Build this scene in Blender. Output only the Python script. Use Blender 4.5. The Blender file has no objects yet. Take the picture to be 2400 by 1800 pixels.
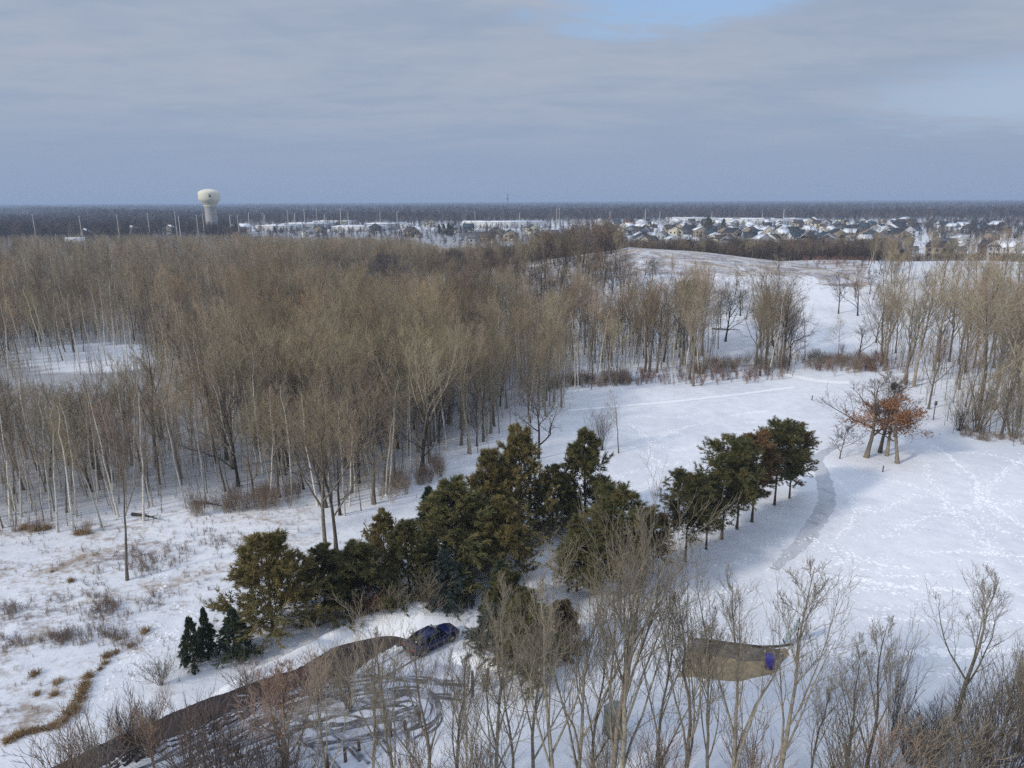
import bpy, math, random
import numpy as np
from mathutils import Matrix, Vector

random.seed(7)
rng = np.random.default_rng(7)
sc = bpy.context.scene
col = sc.collection

# ------------------------------------------------------------------ camera
CAM_H, PITCH, ROLL, FPX = 35.0, math.radians(14.45), math.radians(-0.27), 1666.0
cam_data = bpy.data.cameras.new('camera')
cam_data.sensor_width = 36.0
cam_data.lens = FPX / 2400.0 * 36.0
cam_data.clip_start = 0.5
cam_data.clip_end = 40000.0
cam = bpy.data.objects.new('camera', cam_data)
cam.matrix_world = (Matrix.Translation((0, 0, CAM_H)) @ Matrix.Rotation(math.pi / 2 - PITCH, 4, 'X')
                    @ Matrix.Rotation(ROLL, 4, 'Z'))
col.objects.link(cam)
sc.camera = cam

# ------------------------------------------------------------------ render look
sc.view_settings.view_transform = 'Standard'
sc.view_settings.look = 'None'
sc.view_settings.exposure = 0.12
sc.view_settings.gamma = 1.0
sc.view_settings.use_curve_mapping = False
sc.render.engine = 'CYCLES'
sc.cycles.max_bounces = 4
sc.cycles.diffuse_bounces = 2
sc.cycles.glossy_bounces = 1
sc.cycles.transmission_bounces = 2
sc.cycles.volume_bounces = 0
sc.cycles.use_denoising = False
sc.cycles.use_adaptive_sampling = False
sc.cycles.sample_clamp_direct = 3.0
sc.cycles.sample_clamp_indirect = 1.5

# ------------------------------------------------------------------ sun
SUN_EL, SUN_AZ = math.radians(29), math.radians(238)     # azimuth clockwise from +Y
sun_dir = Vector((math.sin(SUN_AZ) * math.cos(SUN_EL), math.cos(SUN_AZ) * math.cos(SUN_EL), math.sin(SUN_EL)))
sun_data = bpy.data.lights.new('sun', 'SUN')
sun_data.energy = 2.3
sun_data.angle = math.radians(5.0)
sun_data.color = (1.0, 0.93, 0.82)
sun = bpy.data.objects.new('sun', sun_data)
sun.rotation_euler = sun_dir.to_track_quat('Z', 'Y').to_euler()
sun.location = (-200, -120, 200)
col.objects.link(sun)


# ------------------------------------------------------------------ node helper
class NT:
    def __init__(self, tree):
        self.t = tree
        tree.nodes.clear()

    def n(self, kind, **kw):
        nd = self.t.nodes.new(kind)
        for k, v in kw.items():
            if k.startswith('i_'):
                nd.inputs[k[2:].replace('_', ' ')].default_value = v
            else:
                setattr(nd, k, v)
        return nd

    def l(self, a, b):
        self.t.links.new(a, b)

    def math(self, op, a, b=None, c=None, clamp=False):
        nd = self.t.nodes.new('ShaderNodeMath')
        nd.operation = op
        nd.use_clamp = clamp
        for i, x in enumerate((a, b, c)):
            if x is None:
                continue
            if isinstance(x, (int, float)):
                nd.inputs[i].default_value = x
            else:
                self.l(x, nd.inputs[i])
        return nd.outputs[0]

    def mix(self, fac, a, b, blend='MIX'):
        nd = self.t.nodes.new('ShaderNodeMix')
        nd.data_type = 'RGBA'
        nd.blend_type = blend
        for sock, x in ((nd.inputs[0], fac), (nd.inputs[6], a), (nd.inputs[7], b)):
            if isinstance(x, (int, float)):
                sock.default_value = x
            elif isinstance(x, (tuple, list)):
                sock.default_value = (x[0], x[1], x[2], 1.0)
            else:
                self.l(x, sock)
        return nd.outputs[2]

    def noise(self, vec, scale, detail=3.0, rough=0.55, dist=0.0):
        nd = self.t.nodes.new('ShaderNodeTexNoise')
        nd.inputs['Scale'].default_value = scale
        nd.inputs['Detail'].default_value = detail
        nd.inputs['Roughness'].default_value = rough
        nd.inputs['Distortion'].default_value = dist
        if vec is not None:
            self.l(vec, nd.inputs['Vector'])
        return nd.outputs['Fac']

    def step(self, x, lo, hi):
        nd = self.t.nodes.new('ShaderNodeMapRange')
        nd.interpolation_type = 'SMOOTHSTEP'
        self.l(x, nd.inputs[0])
        nd.inputs[1].default_value = lo
        nd.inputs[2].default_value = hi
        return nd.outputs[0]

    def scaled(self, vec, s):
        nd = self.t.nodes.new('ShaderNodeMapping')
        nd.inputs['Scale'].default_value = s
        self.l(vec, nd.inputs['Vector'])
        return nd.outputs[0]


# ------------------------------------------------------------------ sky (world)
world = bpy.data.worlds.new('World')
sc.world = world
world.use_nodes = True
w = NT(world.node_tree)
out = w.n('ShaderNodeOutputWorld')
bg = w.n('ShaderNodeBackground')
bg.inputs['Strength'].default_value = 0.12
sky = w.n('ShaderNodeTexSky', sky_type='NISHITA')
sky.sun_disc = False
sky.sun_elevation = SUN_EL
sky.sun_rotation = SUN_AZ
sky.air_density = 1.0
sky.dust_density = 0.6
tc = w.n('ShaderNodeTexCoord')
sep = w.n('ShaderNodeSeparateXYZ')
w.l(tc.outputs['Generated'], sep.inputs[0])
zz = w.math('ADD', w.math('MAXIMUM', sep.outputs[2], 0.0), 0.09)
cx = w.math('DIVIDE', sep.outputs[0], zz)
cy = w.math('DIVIDE', sep.outputs[1], zz)
cmb = w.n('ShaderNodeCombineXYZ')
w.l(cx, cmb.inputs[0])
w.l(cy, cmb.inputs[1])
cv = cmb.outputs[0]
n1 = w.noise(w.scaled(cv, (0.45, 0.75, 1)), 1.0, 5.0, 0.55, 0.4)
n2 = w.noise(w.scaled(cv, (0.9, 2.0, 1)), 1.3, 4.0, 0.5, 0.2)
az = w.math('ARCTAN2', sep.outputs[0], sep.outputs[1])
el = w.math('ARCSINE', sep.outputs[2])
n3 = w.noise(w.scaled(cv, (1.6, 2.4, 1)), 2.2, 5.0, 0.6, 0.5)
fac = w.math('ADD', w.math('ADD', w.math('MULTIPLY', n1, 0.55), w.math('MULTIPLY', n2, 0.25)), w.math('MULTIPLY', n3, 0.2))
cloud = w.mix(w.step(fac, 0.36, 0.64), (2.42, 3.0, 4.0), (3.15, 3.52, 4.3))
# lower air near the horizon is bluer and a little darker
low = w.step(el, 0.0, 0.16)
cloud = w.mix(low, (2.15, 2.8, 3.98), cloud)
# thin overcast: brighter towards the zenith
up_ = w.math('ADD', w.math('MULTIPLY', w.step(el, 0.2, 1.25), 1.1), 1.0)
vs = w.n('ShaderNodeVectorMath', operation='SCALE')
w.l(cloud, vs.inputs[0])
w.l(up_, vs.inputs['Scale'])
cloud = vs.outputs[0]


def hole(az0, wa, el0, we, soft):
    a = w.math('DIVIDE', w.math('SUBTRACT', az, az0), wa)
    e = w.math('DIVIDE', w.math('SUBTRACT', el, el0), we)
    d = w.math('ADD', w.math('MULTIPLY', a, a), w.math('MULTIPLY', e, e))
    d = w.math('ADD', d, w.math('MULTIPLY', w.math('SUBTRACT', n2, 0.5), 2.4))
    d = w.math('ADD', d, w.math('MULTIPLY', w.math('SUBTRACT', n3, 0.5), 2.6))
    nd = w.n('ShaderNodeMapRange', interpolation_type='SMOOTHSTEP')
    w.l(d, nd.inputs[0])
    nd.inputs[1].default_value = 1.0 + soft
    nd.inputs[2].default_value = 1.0 - soft
    return nd.outputs[0]


R = math.radians
h1 = hole(R(10.5), R(9.0), R(14.2), R(2.6), 0.7)
h2 = hole(R(35.0), R(9.0), R(6.4), R(2.0), 0.98)
h3 = w.math('MULTIPLY', w.step(n1, 0.60, 0.70), w.step(el, 0.28, 0.4))
holes = w.math('MAXIMUM', w.math('MAXIMUM', h1, w.math('MULTIPLY', h2, 0.36)), h3)
blue = w.mix(0.6, sky.outputs[0], (2.5, 3.9, 6.2))
colr = w.mix(w.math('MULTIPLY', holes, 0.85), cloud, blue)
w.l(colr, bg.inputs['Color'])
w.l(bg.outputs[0], out.inputs[0])

# ------------------------------------------------------------------ geometry of the place
cp, sp = math.cos(PITCH), math.sin(PITCH)
cr, sr = math.cos(-ROLL), math.sin(-ROLL)


def ray(u, v):
    a, b = (u - 1200.0) / FPX, (900.0 - v) / FPX
    a2, b2 = a * cr + b * sr, -a * sr + b * cr
    return np.array([a2, cp + b2 * sp, -sp + b2 * cp])


def project(x, y, z):
    """world -> photograph pixels (arrays)"""
    x, y, z = np.asarray(x, float), np.asarray(y, float), np.asarray(z, float) - CAM_H
    fwd = y * cp - z * sp
    upc = y * sp + z * cp
    a2, b2 = x / fwd, upc / fwd
    a, b = a2 * cr - b2 * sr, a2 * sr + b2 * cr
    return 1200 + a * FPX, 900 - b * FPX


HX = np.array([-400, -90, -45, -18, 10, 45, 75, 105, 150, 220, 320, 500], float)
HH = np.array([0, 0, 3.0, 8.5, 12, 18.0, 15.5, 12.2, 12.0, 11.0, 6.0, 0], float)


def sstep(t):
    t = np.clip(t, 0, 1)
    return t * t * (3 - 2 * t)


def terrain(x, y):
    x, y = np.asarray(x, float), np.asarray(y, float)
    h = np.interp(x, HX, HH)
    base = 160 + 0.00045 * (x - 50) ** 2
    f = sstep((y - base) / (258 - base + 0.0)) * (1 - sstep((y - 268) / 120))
    z = h * f
    z = z + 0.35 * f * np.sin(x * 0.11) * np.sin(y * 0.09 + 1.0)
    return z


def G(u, v):
    """point of the ground seen at a photograph pixel"""
    d = ray(u, v)
    t = -CAM_H / d[2] if d[2] < -1e-4 else 9000.0
    # march against the terrain
    lo = 20.0
    n = 900
    ts = np.linspace(lo, t, n)
    z = CAM_H + ts * d[2]
    g = terrain(ts * d[0], ts * d[1])
    k = np.argmax(z <= g + 1e-3)
    tt = ts[k] if z[k] <= g[k] + 1e-3 else t
    if k > 0:
        a0, a1 = z[k - 1] - g[k - 1], z[k] - g[k]
        if a0 > a1:
            tt = ts[k - 1] + (ts[k] - ts[k - 1]) * a0 / (a0 - a1)
    x, y = tt * d[0], tt * d[1]
    return float(x), float(y), float(terrain(x, y))


def flat(u, v):
    d = ray(u, v)
    t = -CAM_H / d[2]
    return float(t * d[0]), float(t * d[1])


def at_range(u, v, D):
    """point on the pixel's ray at ground range y = D"""
    d = ray(u, v)
    t = D / d[1]
    return float(t * d[0]), D, float(CAM_H + t * d[2])


def height_for(y, vtop, u=1200):
    return at_range(u, vtop, y)[2]


# ------------------------------------------------------------------ materials
def new_mat(name):
    m = bpy.data.materials.new(name)
    m.use_nodes = True
    t = NT(m.node_tree)
    o = t.n('ShaderNodeOutputMaterial')
    b = t.n('ShaderNodeBsdfPrincipled')
    t.l(b.outputs[0], o.inputs[0])
    return m, t, b


def bump(t, b, h, strength, dist):
    bp = t.n('ShaderNodeBump')
    bp.inputs['Strength'].default_value = strength
    bp.inputs['Distance'].default_value = dist
    t.l(h, bp.inputs['Height'])
    t.l(bp.outputs[0], b.inputs['Normal'])


def mat_var(name, c1, c2, scale=4.0, rough=0.85, vary=0.25, bmp=0.0, spec=0.2, c3=None, c4=None):
    """two tones broken by noise, each object a little lighter or darker"""
    m, t, b = new_mat(name)
    tcn = t.n('ShaderNodeTexCoord')
    oi = t.n('ShaderNodeObjectInfo')
    nz = t.noise(tcn.outputs['Object'], scale, 4.0, 0.6)
    c = t.mix(t.step(nz, 0.35, 0.65), c1, c2)
    if c3:      # some individuals lean to another hue
        h = t.math('FRACT', t.math('MULTIPLY', oi.outputs['Random'], 17.3))
        c = t.mix(t.step(h, 0.55, 0.75), c, c3)
        if c4:
            c = t.mix(t.step(h, 0.25, 0.10), c, c4)
    k = t.math('ADD', t.math('MULTIPLY', oi.outputs['Random'], 2 * vary), 1 - vary)
    vm = t.n('ShaderNodeVectorMath', operation='SCALE')
    t.l(c, vm.inputs[0])
    t.l(k, vm.inputs['Scale'])
    t.l(vm.outputs[0], b.inputs['Base Color'])
    b.inputs['Roughness'].default_value = rough
    b.inputs['Specular IOR Level'].default_value = spec
    if bmp:
        bump(t, b, nz, 0.6, bmp)
    return m


def mat_plain(name, c, rough=0.6, spec=0.3, metal=0.0, scale=3.0, dirt=0.15):
    m, t, b = new_mat(name)
    tcn = t.n('ShaderNodeTexCoord')
    nz = t.noise(tcn.outputs['Object'], scale, 4.0, 0.6)
    cc = t.mix(t.math('MULTIPLY', nz, dirt * 2), c, tuple(x * 0.55 for x in c))
    t.l(cc, b.inputs['Base Color'])
    b.inputs['Roughness'].default_value = rough
    b.inputs['Specular IOR Level'].default_value = spec
    b.inputs['Metallic'].default_value = metal
    return m


def mat_aspen():
    m, t, b = new_mat('aspen bark')
    tcn = t.n('ShaderNodeTexCoord')
    oi = t.n('ShaderNodeObjectInfo')
    v = t.scaled(tcn.outputs['Object'], (3.0, 3.0, 9.0))
    nz = t.noise(v, 1.0, 4.0, 0.6)
    c = t.mix(t.step(nz, 0.55, 0.66), (0.70, 0.66, 0.58), (0.20, 0.18, 0.15))
    k = t.math('ADD', t.math('MULTIPLY', oi.outputs['Random'], 0.6), 0.6)
    vm = t.n('ShaderNodeVectorMath', operation='SCALE')
    t.l(c, vm.inputs[0])
    t.l(k, vm.inputs['Scale'])
    t.l(vm.outputs[0], b.inputs['Base Color'])
    b.inputs['Roughness'].default_value = 0.8
    b.inputs['Specular IOR Level'].default_value = 0.2
    return m


M = {}
M['aspen'] = mat_aspen()
M['bark'] = mat_var('grey brown bark', (0.23, 0.195, 0.15), (0.13, 0.11, 0.09), 5.0, vary=0.42)
M['bark_light'] = mat_var('light olive bark', (0.38, 0.33, 0.245), (0.23, 0.195, 0.14), 4.0, vary=0.25)
M['bark_fore'] = mat_var('olive grey bark', (0.30, 0.265, 0.20), (0.18, 0.158, 0.12), 4.0, vary=0.2)
M['twig_fore'] = mat_var('olive grey twigs', (0.31, 0.26, 0.185), (0.22, 0.185, 0.14), 0.5, vary=0.25)
M['bark_oak'] = mat_var('oak limb bark', (0.15, 0.115, 0.09), (0.09, 0.07, 0.058), 5.0, vary=0.2)
M['twig_oak'] = mat_var('reddish oak twigs', (0.20, 0.14, 0.11), (0.14, 0.10, 0.085), 0.5, vary=0.2)
M['bark_dark'] = mat_var('dark bark', (0.085, 0.068, 0.058), (0.045, 0.038, 0.034), 5.0, vary=0.25)
M['bark_birch'] = mat_var('orange tinted birch bark', (0.30, 0.19, 0.11), (0.13, 0.10, 0.075), 5.0, vary=0.2)
M['bark_pine'] = mat_var('pine bark', (0.12, 0.085, 0.065), (0.065, 0.05, 0.042), 5.0, vary=0.2)
M['twig'] = mat_var('olive tan twigs', (0.38, 0.31, 0.19), (0.29, 0.235, 0.155), 0.5, vary=0.42, c3=(0.35, 0.30, 0.20), c4=(0.40, 0.275, 0.17))
M['twig_tan'] = mat_var('warm tan twigs', (0.39, 0.29, 0.19), (0.30, 0.23, 0.16), 0.5, vary=0.42, c3=(0.36, 0.29, 0.20), c4=(0.41, 0.34, 0.18))
M['twig_grey'] = mat_var('grey brown twigs', (0.29, 0.24, 0.19), (0.21, 0.175, 0.14), 0.5, vary=0.42, c3=(0.31, 0.22, 0.165), c4=(0.34, 0.30, 0.20))
M['twig_dark'] = mat_var('dark brown twigs', (0.13, 0.10, 0.085), (0.085, 0.07, 0.062), 0.5, vary=0.42)
M['twig_red'] = mat_var('reddish brush', (0.26, 0.15, 0.12), (0.19, 0.125, 0.10), 0.6, vary=0.3)
M['far_bark'] = mat_var('far bark', (0.07, 0.06, 0.058), (0.045, 0.04, 0.039), 0.4, vary=0.3)
M['far_twig'] = mat_var('far brown twigs', (0.085, 0.068, 0.064), (0.055, 0.047, 0.046), 0.2, vary=0.35)
M['far_twig_tan'] = mat_var('far tan twigs', (0.20, 0.155, 0.12), (0.14, 0.11, 0.09), 0.2, vary=0.35)
M['needle'] = mat_var('pine needles', (0.080, 0.086, 0.034), (0.150, 0.128, 0.052), 0.7, vary=0.25)
M['needle_olive'] = mat_var('olive juniper sprays', (0.125, 0.108, 0.038), (0.20, 0.155, 0.06), 0.5, vary=0.25)
M['needle_brown'] = mat_var('rusty pine needles', (0.22, 0.125, 0.062), (0.14, 0.10, 0.045), 0.6, vary=0.2)
M['needle_rust'] = mat_var('browning pine needles', (0.20, 0.125, 0.06), (0.085, 0.088, 0.036), 0.35, vary=0.2)
M['needle_spruce'] = mat_var('spruce needles', (0.040, 0.060, 0.038), (0.078, 0.090, 0.050), 0.9, vary=0.2)
M['needle_blue'] = mat_var('blue spruce needles', (0.075, 0.095, 0.085), (0.05, 0.065, 0.055), 0.9, vary=0.2)
M['needle_dark'] = mat_var('dark far conifers', (0.02, 0.03, 0.022), (0.035, 0.042, 0.03), 0.3, vary=0.3)
M['oak_leaf'] = mat_var('dry oak leaves', (0.40, 0.195, 0.09), (0.27, 0.13, 0.065), 1.2, vary=0.15)
M['dry_grass'] = mat_var('dry tan grass', (0.37, 0.25, 0.125), (0.26, 0.17, 0.085), 2.0, vary=0.2)
M['weed'] = mat_var('dry weeds', (0.30, 0.23, 0.18), (0.23, 0.18, 0.155), 1.0, vary=0.3)
M['wood'] = mat_var('weathered post wood', (0.17, 0.12, 0.09), (0.09, 0.07, 0.055), 3.0, vary=0.2)
M['timber'] = mat_var('dark edging timber', (0.075, 0.06, 0.05), (0.045, 0.038, 0.033), 3.0, vary=0.2)


def mat_snow(name='trodden snow', fresh=(0.78, 0.785, 0.81), crust=(0.63, 0.645, 0.68), litter=False):
    m, t, b = new_mat(name)
    geo = t.n('ShaderNodeNewGeometry')
    pos = geo.outputs['Position']
    big = t.noise(pos, 0.035, 4.0, 0.55, 0.5)
    mid = t.noise(pos, 0.5, 5.0, 0.65)
    fine = t.noise(pos, 2.6, 4.0, 0.7)
    f = t.math('ADD', t.math('MULTIPLY', big, 0.7), t.math('MULTIPLY', mid, 0.45))
    c = t.mix(t.step(f, 0.45, 0.70), crust, fresh)
    # wind-blown bright specks
    c = t.mix(t.math('MULTIPLY', t.step(fine, 0.60, 0.72), 0.45), c, (0.88, 0.89, 0.91))
    if litter:
        at = t.n('ShaderNodeAttribute', attribute_name='litter')
        lit = at.outputs['Fac']
        wv = t.scaled(pos, (0.6, 0.9, 1.0))
        g1 = t.noise(wv, 0.22, 5.0, 0.65, 0.6)
        g2 = t.noise(wv, 1.6, 5.0, 0.75, 0.3)
        g = t.math('ADD', t.math('MULTIPLY', g1, 0.5), t.math('MULTIPLY', g2, 0.5))
        thr = t.math('SUBTRACT', 0.86, t.math('MULTIPLY', lit, 0.56))
        d = t.math('SUBTRACT', g, thr)
        k = t.step(d, -0.05, 0.12)
        hue = t.noise(pos, 0.12, 3.0, 0.5)
        gc = t.mix(t.step(hue, 0.42, 0.58), (0.30, 0.215, 0.13), (0.17, 0.13, 0.115))
        c = t.mix(t.math('MULTIPLY', k, 0.85), c, gc)
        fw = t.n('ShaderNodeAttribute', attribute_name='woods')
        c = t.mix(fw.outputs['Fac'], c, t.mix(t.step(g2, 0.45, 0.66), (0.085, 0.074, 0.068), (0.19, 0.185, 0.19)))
    t.l(c, b.inputs['Base Color'])
    b.inputs['Roughness'].default_value = 0.75
    b.inputs['Specular IOR Level'].default_value = 0.25
    hgt = t.math('ADD', t.math('MULTIPLY', mid, 1.0), t.math('MULTIPLY', fine, 0.35))
    bump(t, b, hgt, 0.55, 0.25)
    return m


M['ground'] = mat_snow('snow ground', litter=True)
M['snow'] = mat_snow('packed snow')
M['snow_bright'] = mat_snow('clean heaped snow', (0.91, 0.91, 0.91), (0.83, 0.835, 0.85))
M['snow_roof'] = mat_plain('roof snow', (0.80, 0.82, 0.86), 0.8, dirt=0.06)


def mat_asphalt():
    m, t, b = new_mat('wet asphalt')
    geo = t.n('ShaderNodeNewGeometry')
    pos = geo.outputs['Position']
    a = t.noise(pos, 0.8, 5.0, 0.65)
    f = t.noise(pos, 6.0, 4.0, 0.7)
    c = t.mix(t.step(a, 0.35, 0.65), (0.018, 0.011, 0.011), (0.038, 0.023, 0.021))
    c = t.mix(t.math('MULTIPLY', t.step(f, 0.62, 0.74), 0.35), c, (0.30, 0.30, 0.33))
    t.l(c, b.inputs['Base Color'])
    b.inputs['Roughness'].default_value = 0.6
    bump(t, b, f, 0.3, 0.02)
    return m


def mat_two(name, c1, c2, s, lo, hi, rough=0.8, stretch=(1, 1, 1), bd=0.03):
    m, t, b = new_mat(name)
    geo = t.n('ShaderNodeNewGeometry')
    v = t.scaled(geo.outputs['Position'], stretch)
    a = t.noise(v, s, 5.0, 0.65, 0.4)
    c = t.mix(t.step(a, lo, hi), c1, c2)
    t.l(c, b.inputs['Base Color'])
    b.inputs['Roughness'].default_value = rough
    bump(t, b, a, 0.4, bd)
    return m


M['asphalt'] = mat_asphalt()
M['lot'] = mat_two('packed snow on the car park', (0.44, 0.45, 0.50), (0.62, 0.64, 0.69), 0.7, 0.38, 0.62)
M['path'] = mat_two('trail under thin snow', (0.52, 0.53, 0.56), (0.33, 0.34, 0.36), 0.5, 0.50, 0.72)
M['track'] = mat_two('slushy tyre track', (0.09, 0.088, 0.095), (0.42, 0.43, 0.47), 0.8, 0.42, 0.66)
M['mulch'] = mat_two('tan wood chips', (0.30, 0.225, 0.13), (0.19, 0.145, 0.085), 1.6, 0.40, 0.62, bd=0.06)
M['mulch_wet'] = mat_two('dark wet wood chips', (0.085, 0.070, 0.055), (0.16, 0.14, 0.12), 1.2, 0.45, 0.7, bd=0.06)

# ------------------------------------------------------------------ mesh building
class MB:
    """collects vertices, quads and triangles with material slots"""

    def __init__(self):
        self.v, self.q, self.t, self.qm, self.tm, self.n = [], [], [], [], [], 0

    def add(self, v, q=None, t=None, mat=0):
        v = np.asarray(v, float).reshape(-1, 3)
        if q is not None and len(q):
            q = np.asarray(q, int) + self.n
            self.q.append(q)
            self.qm.append(np.full(len(q), mat))
        if t is not None and len(t):
            t = np.asarray(t, int) + self.n
            self.t.append(t)
            self.tm.append(np.full(len(t), mat))
        self.v.append(v)
        self.n += len(v)

    def tubes(self, P, Rr, S, mat=0):
        N, K, _ = P.shape
        T = np.gradient(P, axis=1)
        T /= np.linalg.norm(T, axis=2, keepdims=True) + 1e-9
        ref = np.where(np.abs(T[:, :1, 2:3]) > 0.85, np.array([1.0, 0, 0]), np.array([0, 0, 1.0]))
        U = np.cross(T, np.broadcast_to(ref, T.shape))
        U /= np.linalg.norm(U, axis=2, keepdims=True) + 1e-9
        Vv = np.cross(T, U)
        a = 2 * np.pi * np.arange(S) / S
        ring = P[:, :, None, :] + Rr[:, :, None, None] * (np.cos(a)[None, None, :, None] * U[:, :, None, :]
                                                          + np.sin(a)[None, None, :, None] * Vv[:, :, None, :])
        idx = np.arange(N * K * S).reshape(N, K, S)
        nx = np.roll(idx, -1, axis=2)
        q = np.stack([idx[:, :-1], nx[:, :-1], nx[:, 1:], idx[:, 1:]], axis=-1).reshape(-1, 4)
        self.add(ring.reshape(-1, 3), q=q, mat=mat)

    def box(self, c, s, rz=0.0, mat=0, taper=1.0):
        x, y, z = s[0] / 2, s[1] / 2, s[2] / 2
        v = np.array([[-x, -y, -z], [x, -y, -z], [x, y, -z], [-x, y, -z],
                      [-x * taper, -y * taper, z], [x * taper, -y * taper, z], [x * taper, y * taper, z], [-x * taper, y * taper, z]])
        ca, sa = math.cos(rz), math.sin(rz)
        v = v @ np.array([[ca, sa, 0], [-sa, ca, 0], [0, 0, 1]]) + np.array(c)
        self.add(v, q=[[0, 3, 2, 1], [4, 5, 6, 7], [0, 1, 5, 4], [1, 2, 6, 5], [2, 3, 7, 6], [3, 0, 4, 7]], mat=mat)

    def lathe(self, prof, S=24, c=(0, 0, 0), mat=0, cap=True):
        prof = np.asarray(prof, float)
        K = len(prof)
        a = 2 * np.pi * np.arange(S) / S
        v = np.stack([prof[:, 0:1] * np.cos(a), prof[:, 0:1] * np.sin(a), np.repeat(prof[:, 1:2], S, 1)], -1) + np.array(c)
        idx = np.arange(K * S).reshape(K, S)
        nx = np.roll(idx, -1, axis=1)
        q = np.stack([idx[:-1], nx[:-1], nx[1:], idx[1:]], -1).reshape(-1, 4)
        self.add(v.reshape(-1, 3), q=q, mat=mat)

    def loft(self, loops, mat=0, caps=True):
        L = np.asarray(loops, float)
        K, S, _ = L.shape
        idx = np.arange(K * S).reshape(K, S)
        nx = np.roll(idx, -1, axis=1)
        q = np.stack([idx[:-1], nx[:-1], nx[1:], idx[1:]], -1).reshape(-1, 4)
        t = []
        if caps:
            for k in (0, K - 1):
                for i in range(1, S - 1):
                    t.append([idx[k, 0], idx[k, i], idx[k, i + 1]] if k else [idx[k, 0], idx[k, i + 1], idx[k, i]])
        self.add(L.reshape(-1, 3), q=q, t=t, mat=mat)

    def mesh(self, name, mats, smooth=False):
        me = bpy.data.meshes.new(name)
        V = np.concatenate(self.v) if self.v else np.zeros((0, 3))
        Q = np.concatenate(self.q) if self.q else np.zeros((0, 4), int)
        T = np.concatenate(self.t) if self.t else np.zeros((0, 3), int)
        me.vertices.add(len(V))
        me.vertices.foreach_set('co', V.astype(np.float32).ravel())
        loops = np.concatenate([Q.ravel(), T.ravel()]).astype(np.int32)
        me.loops.add(len(loops))
        me.loops.foreach_set('vertex_index', loops)
        me.polygons.add(len(Q) + len(T))
        starts = np.concatenate([np.arange(len(Q)) * 4, len(Q) * 4 + np.arange(len(T)) * 3]).astype(np.int32)
        me.polygons.foreach_set('loop_start', starts)
        mi = np.concatenate((self.qm if self.qm else [np.zeros(0, int)]) + (self.tm if self.tm else [])).astype(np.int32)
        me.polygons.foreach_set('material_index', mi)
        if smooth:
            me.polygons.foreach_set('use_smooth', np.ones(len(mi), bool))
        for m in mats:
            me.materials.append(m)
        me.update(calc_edges=True)
        return me


def tag(o, label=None, cat=None, group=None, kind=None):
    if label:
        o['label'] = label
    if cat:
        o['category'] = cat
    if group:
        o['group'] = group
    if kind:
        o['kind'] = kind
    return o


def empty(name, loc, rz=0.0, scale=1.0):
    o = bpy.data.objects.new(name, None)
    o.location = loc
    o.rotation_euler = (0, 0, rz)
    o.scale = (scale,) * 3 if isinstance(scale, (int, float)) else scale
    o.empty_display_size = 0.3
    col.objects.link(o)
    return o


def put(name, me, parent=None, loc=(0, 0, 0), rz=0.0):
    o = bpy.data.objects.new(name, me)
    o.location = loc
    o.rotation_euler = (0, 0, rz)
    if parent is not None:
        o.parent = parent
    col.objects.link(o)
    return o


def copy_thing(src, kids, loc, rz=0.0, scale=1.0):
    """a copy of a thing and of each of its parts"""
    r = src.copy()
    r.location = loc
    r.rotation_euler = (0, 0, rz)
    r.scale = (scale,) * 3 if isinstance(scale, (int, float)) else scale
    col.objects.link(r)
    for ch in kids:
        c = ch.copy()
        c.parent = r
        col.objects.link(c)
    return r


# ------------------------------------------------------------------ growing trees
def grow(par, n, t0, t1, ang, lenf, rf, K, up, wig, rt=0.35, rmin=0.008, angv=0.25, seed=0, flat_z=0.0):
    g = np.random.default_rng(seed)
    P, Rr, L = par['P'], par['R'], par['L']
    N, KP, _ = P.shape
    k = np.arange(n)
    t = t0 + (t1 - t0) * (k[None, :] + g.random((N, n))) / n
    az = (k[None, :] * 2.39996 + g.random((N, 1)) * 6.28 + g.normal(0, 0.5, (N, n))).ravel()
    t = t.ravel()
    pi = np.repeat(np.arange(N), n)
    s = t * (KP - 1)
    i0 = np.minimum(s.astype(int), KP - 2)
    f = (s - i0)[:, None]
    pos = P[pi, i0] * (1 - f) + P[pi, i0 + 1] * f
    rp = Rr[pi, i0] * (1 - f[:, 0]) + Rr[pi, i0 + 1] * f[:, 0]
    d = P[pi, i0 + 1] - P[pi, i0]
    d /= np.linalg.norm(d, axis=1, keepdims=True)
    ref = np.where(np.abs(d[:, 2:3]) > 0.9, np.array([1.0, 0, 0]), np.array([0, 0, 1.0]))
    U = np.cross(d, ref)
    U /= np.linalg.norm(U, axis=1, keepdims=True)
    V = np.cross(d, U)
    a = ang * (1 + g.normal(0, angv, len(t)))
    dr = np.cos(a)[:, None] * d + np.sin(a)[:, None] * (np.cos(az)[:, None] * U + np.sin(az)[:, None] * V)
    dr[:, 2] *= (1 - flat_z)
    dr /= np.linalg.norm(dr, axis=1, keepdims=True)
    ln = L[pi] * (lenf(t) if callable(lenf) else lenf) * g.uniform(0.65, 1.2, len(t))
    r0 = np.maximum(rp * rf * g.uniform(0.75, 1.0, len(t)), rmin)
    out_p = np.zeros((len(t), K, 3))
    out_p[:, 0] = pos
    step = (ln / (K - 1))[:, None]
    for j in range(1, K):
        dr = dr + np.array([0, 0, up]) / (K - 1) + g.normal(0, wig, dr.shape)
        dr /= np.linalg.norm(dr, axis=1, keepdims=True)
        out_p[:, j] = out_p[:, j - 1] + dr * step
    out_r = r0[:, None] * np.linspace(1, rt, K)[None, :]
    out_r = np.maximum(out_r, rmin * 0.6)
    return {'P': out_p, 'R': out_r, 'L': ln}


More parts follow.
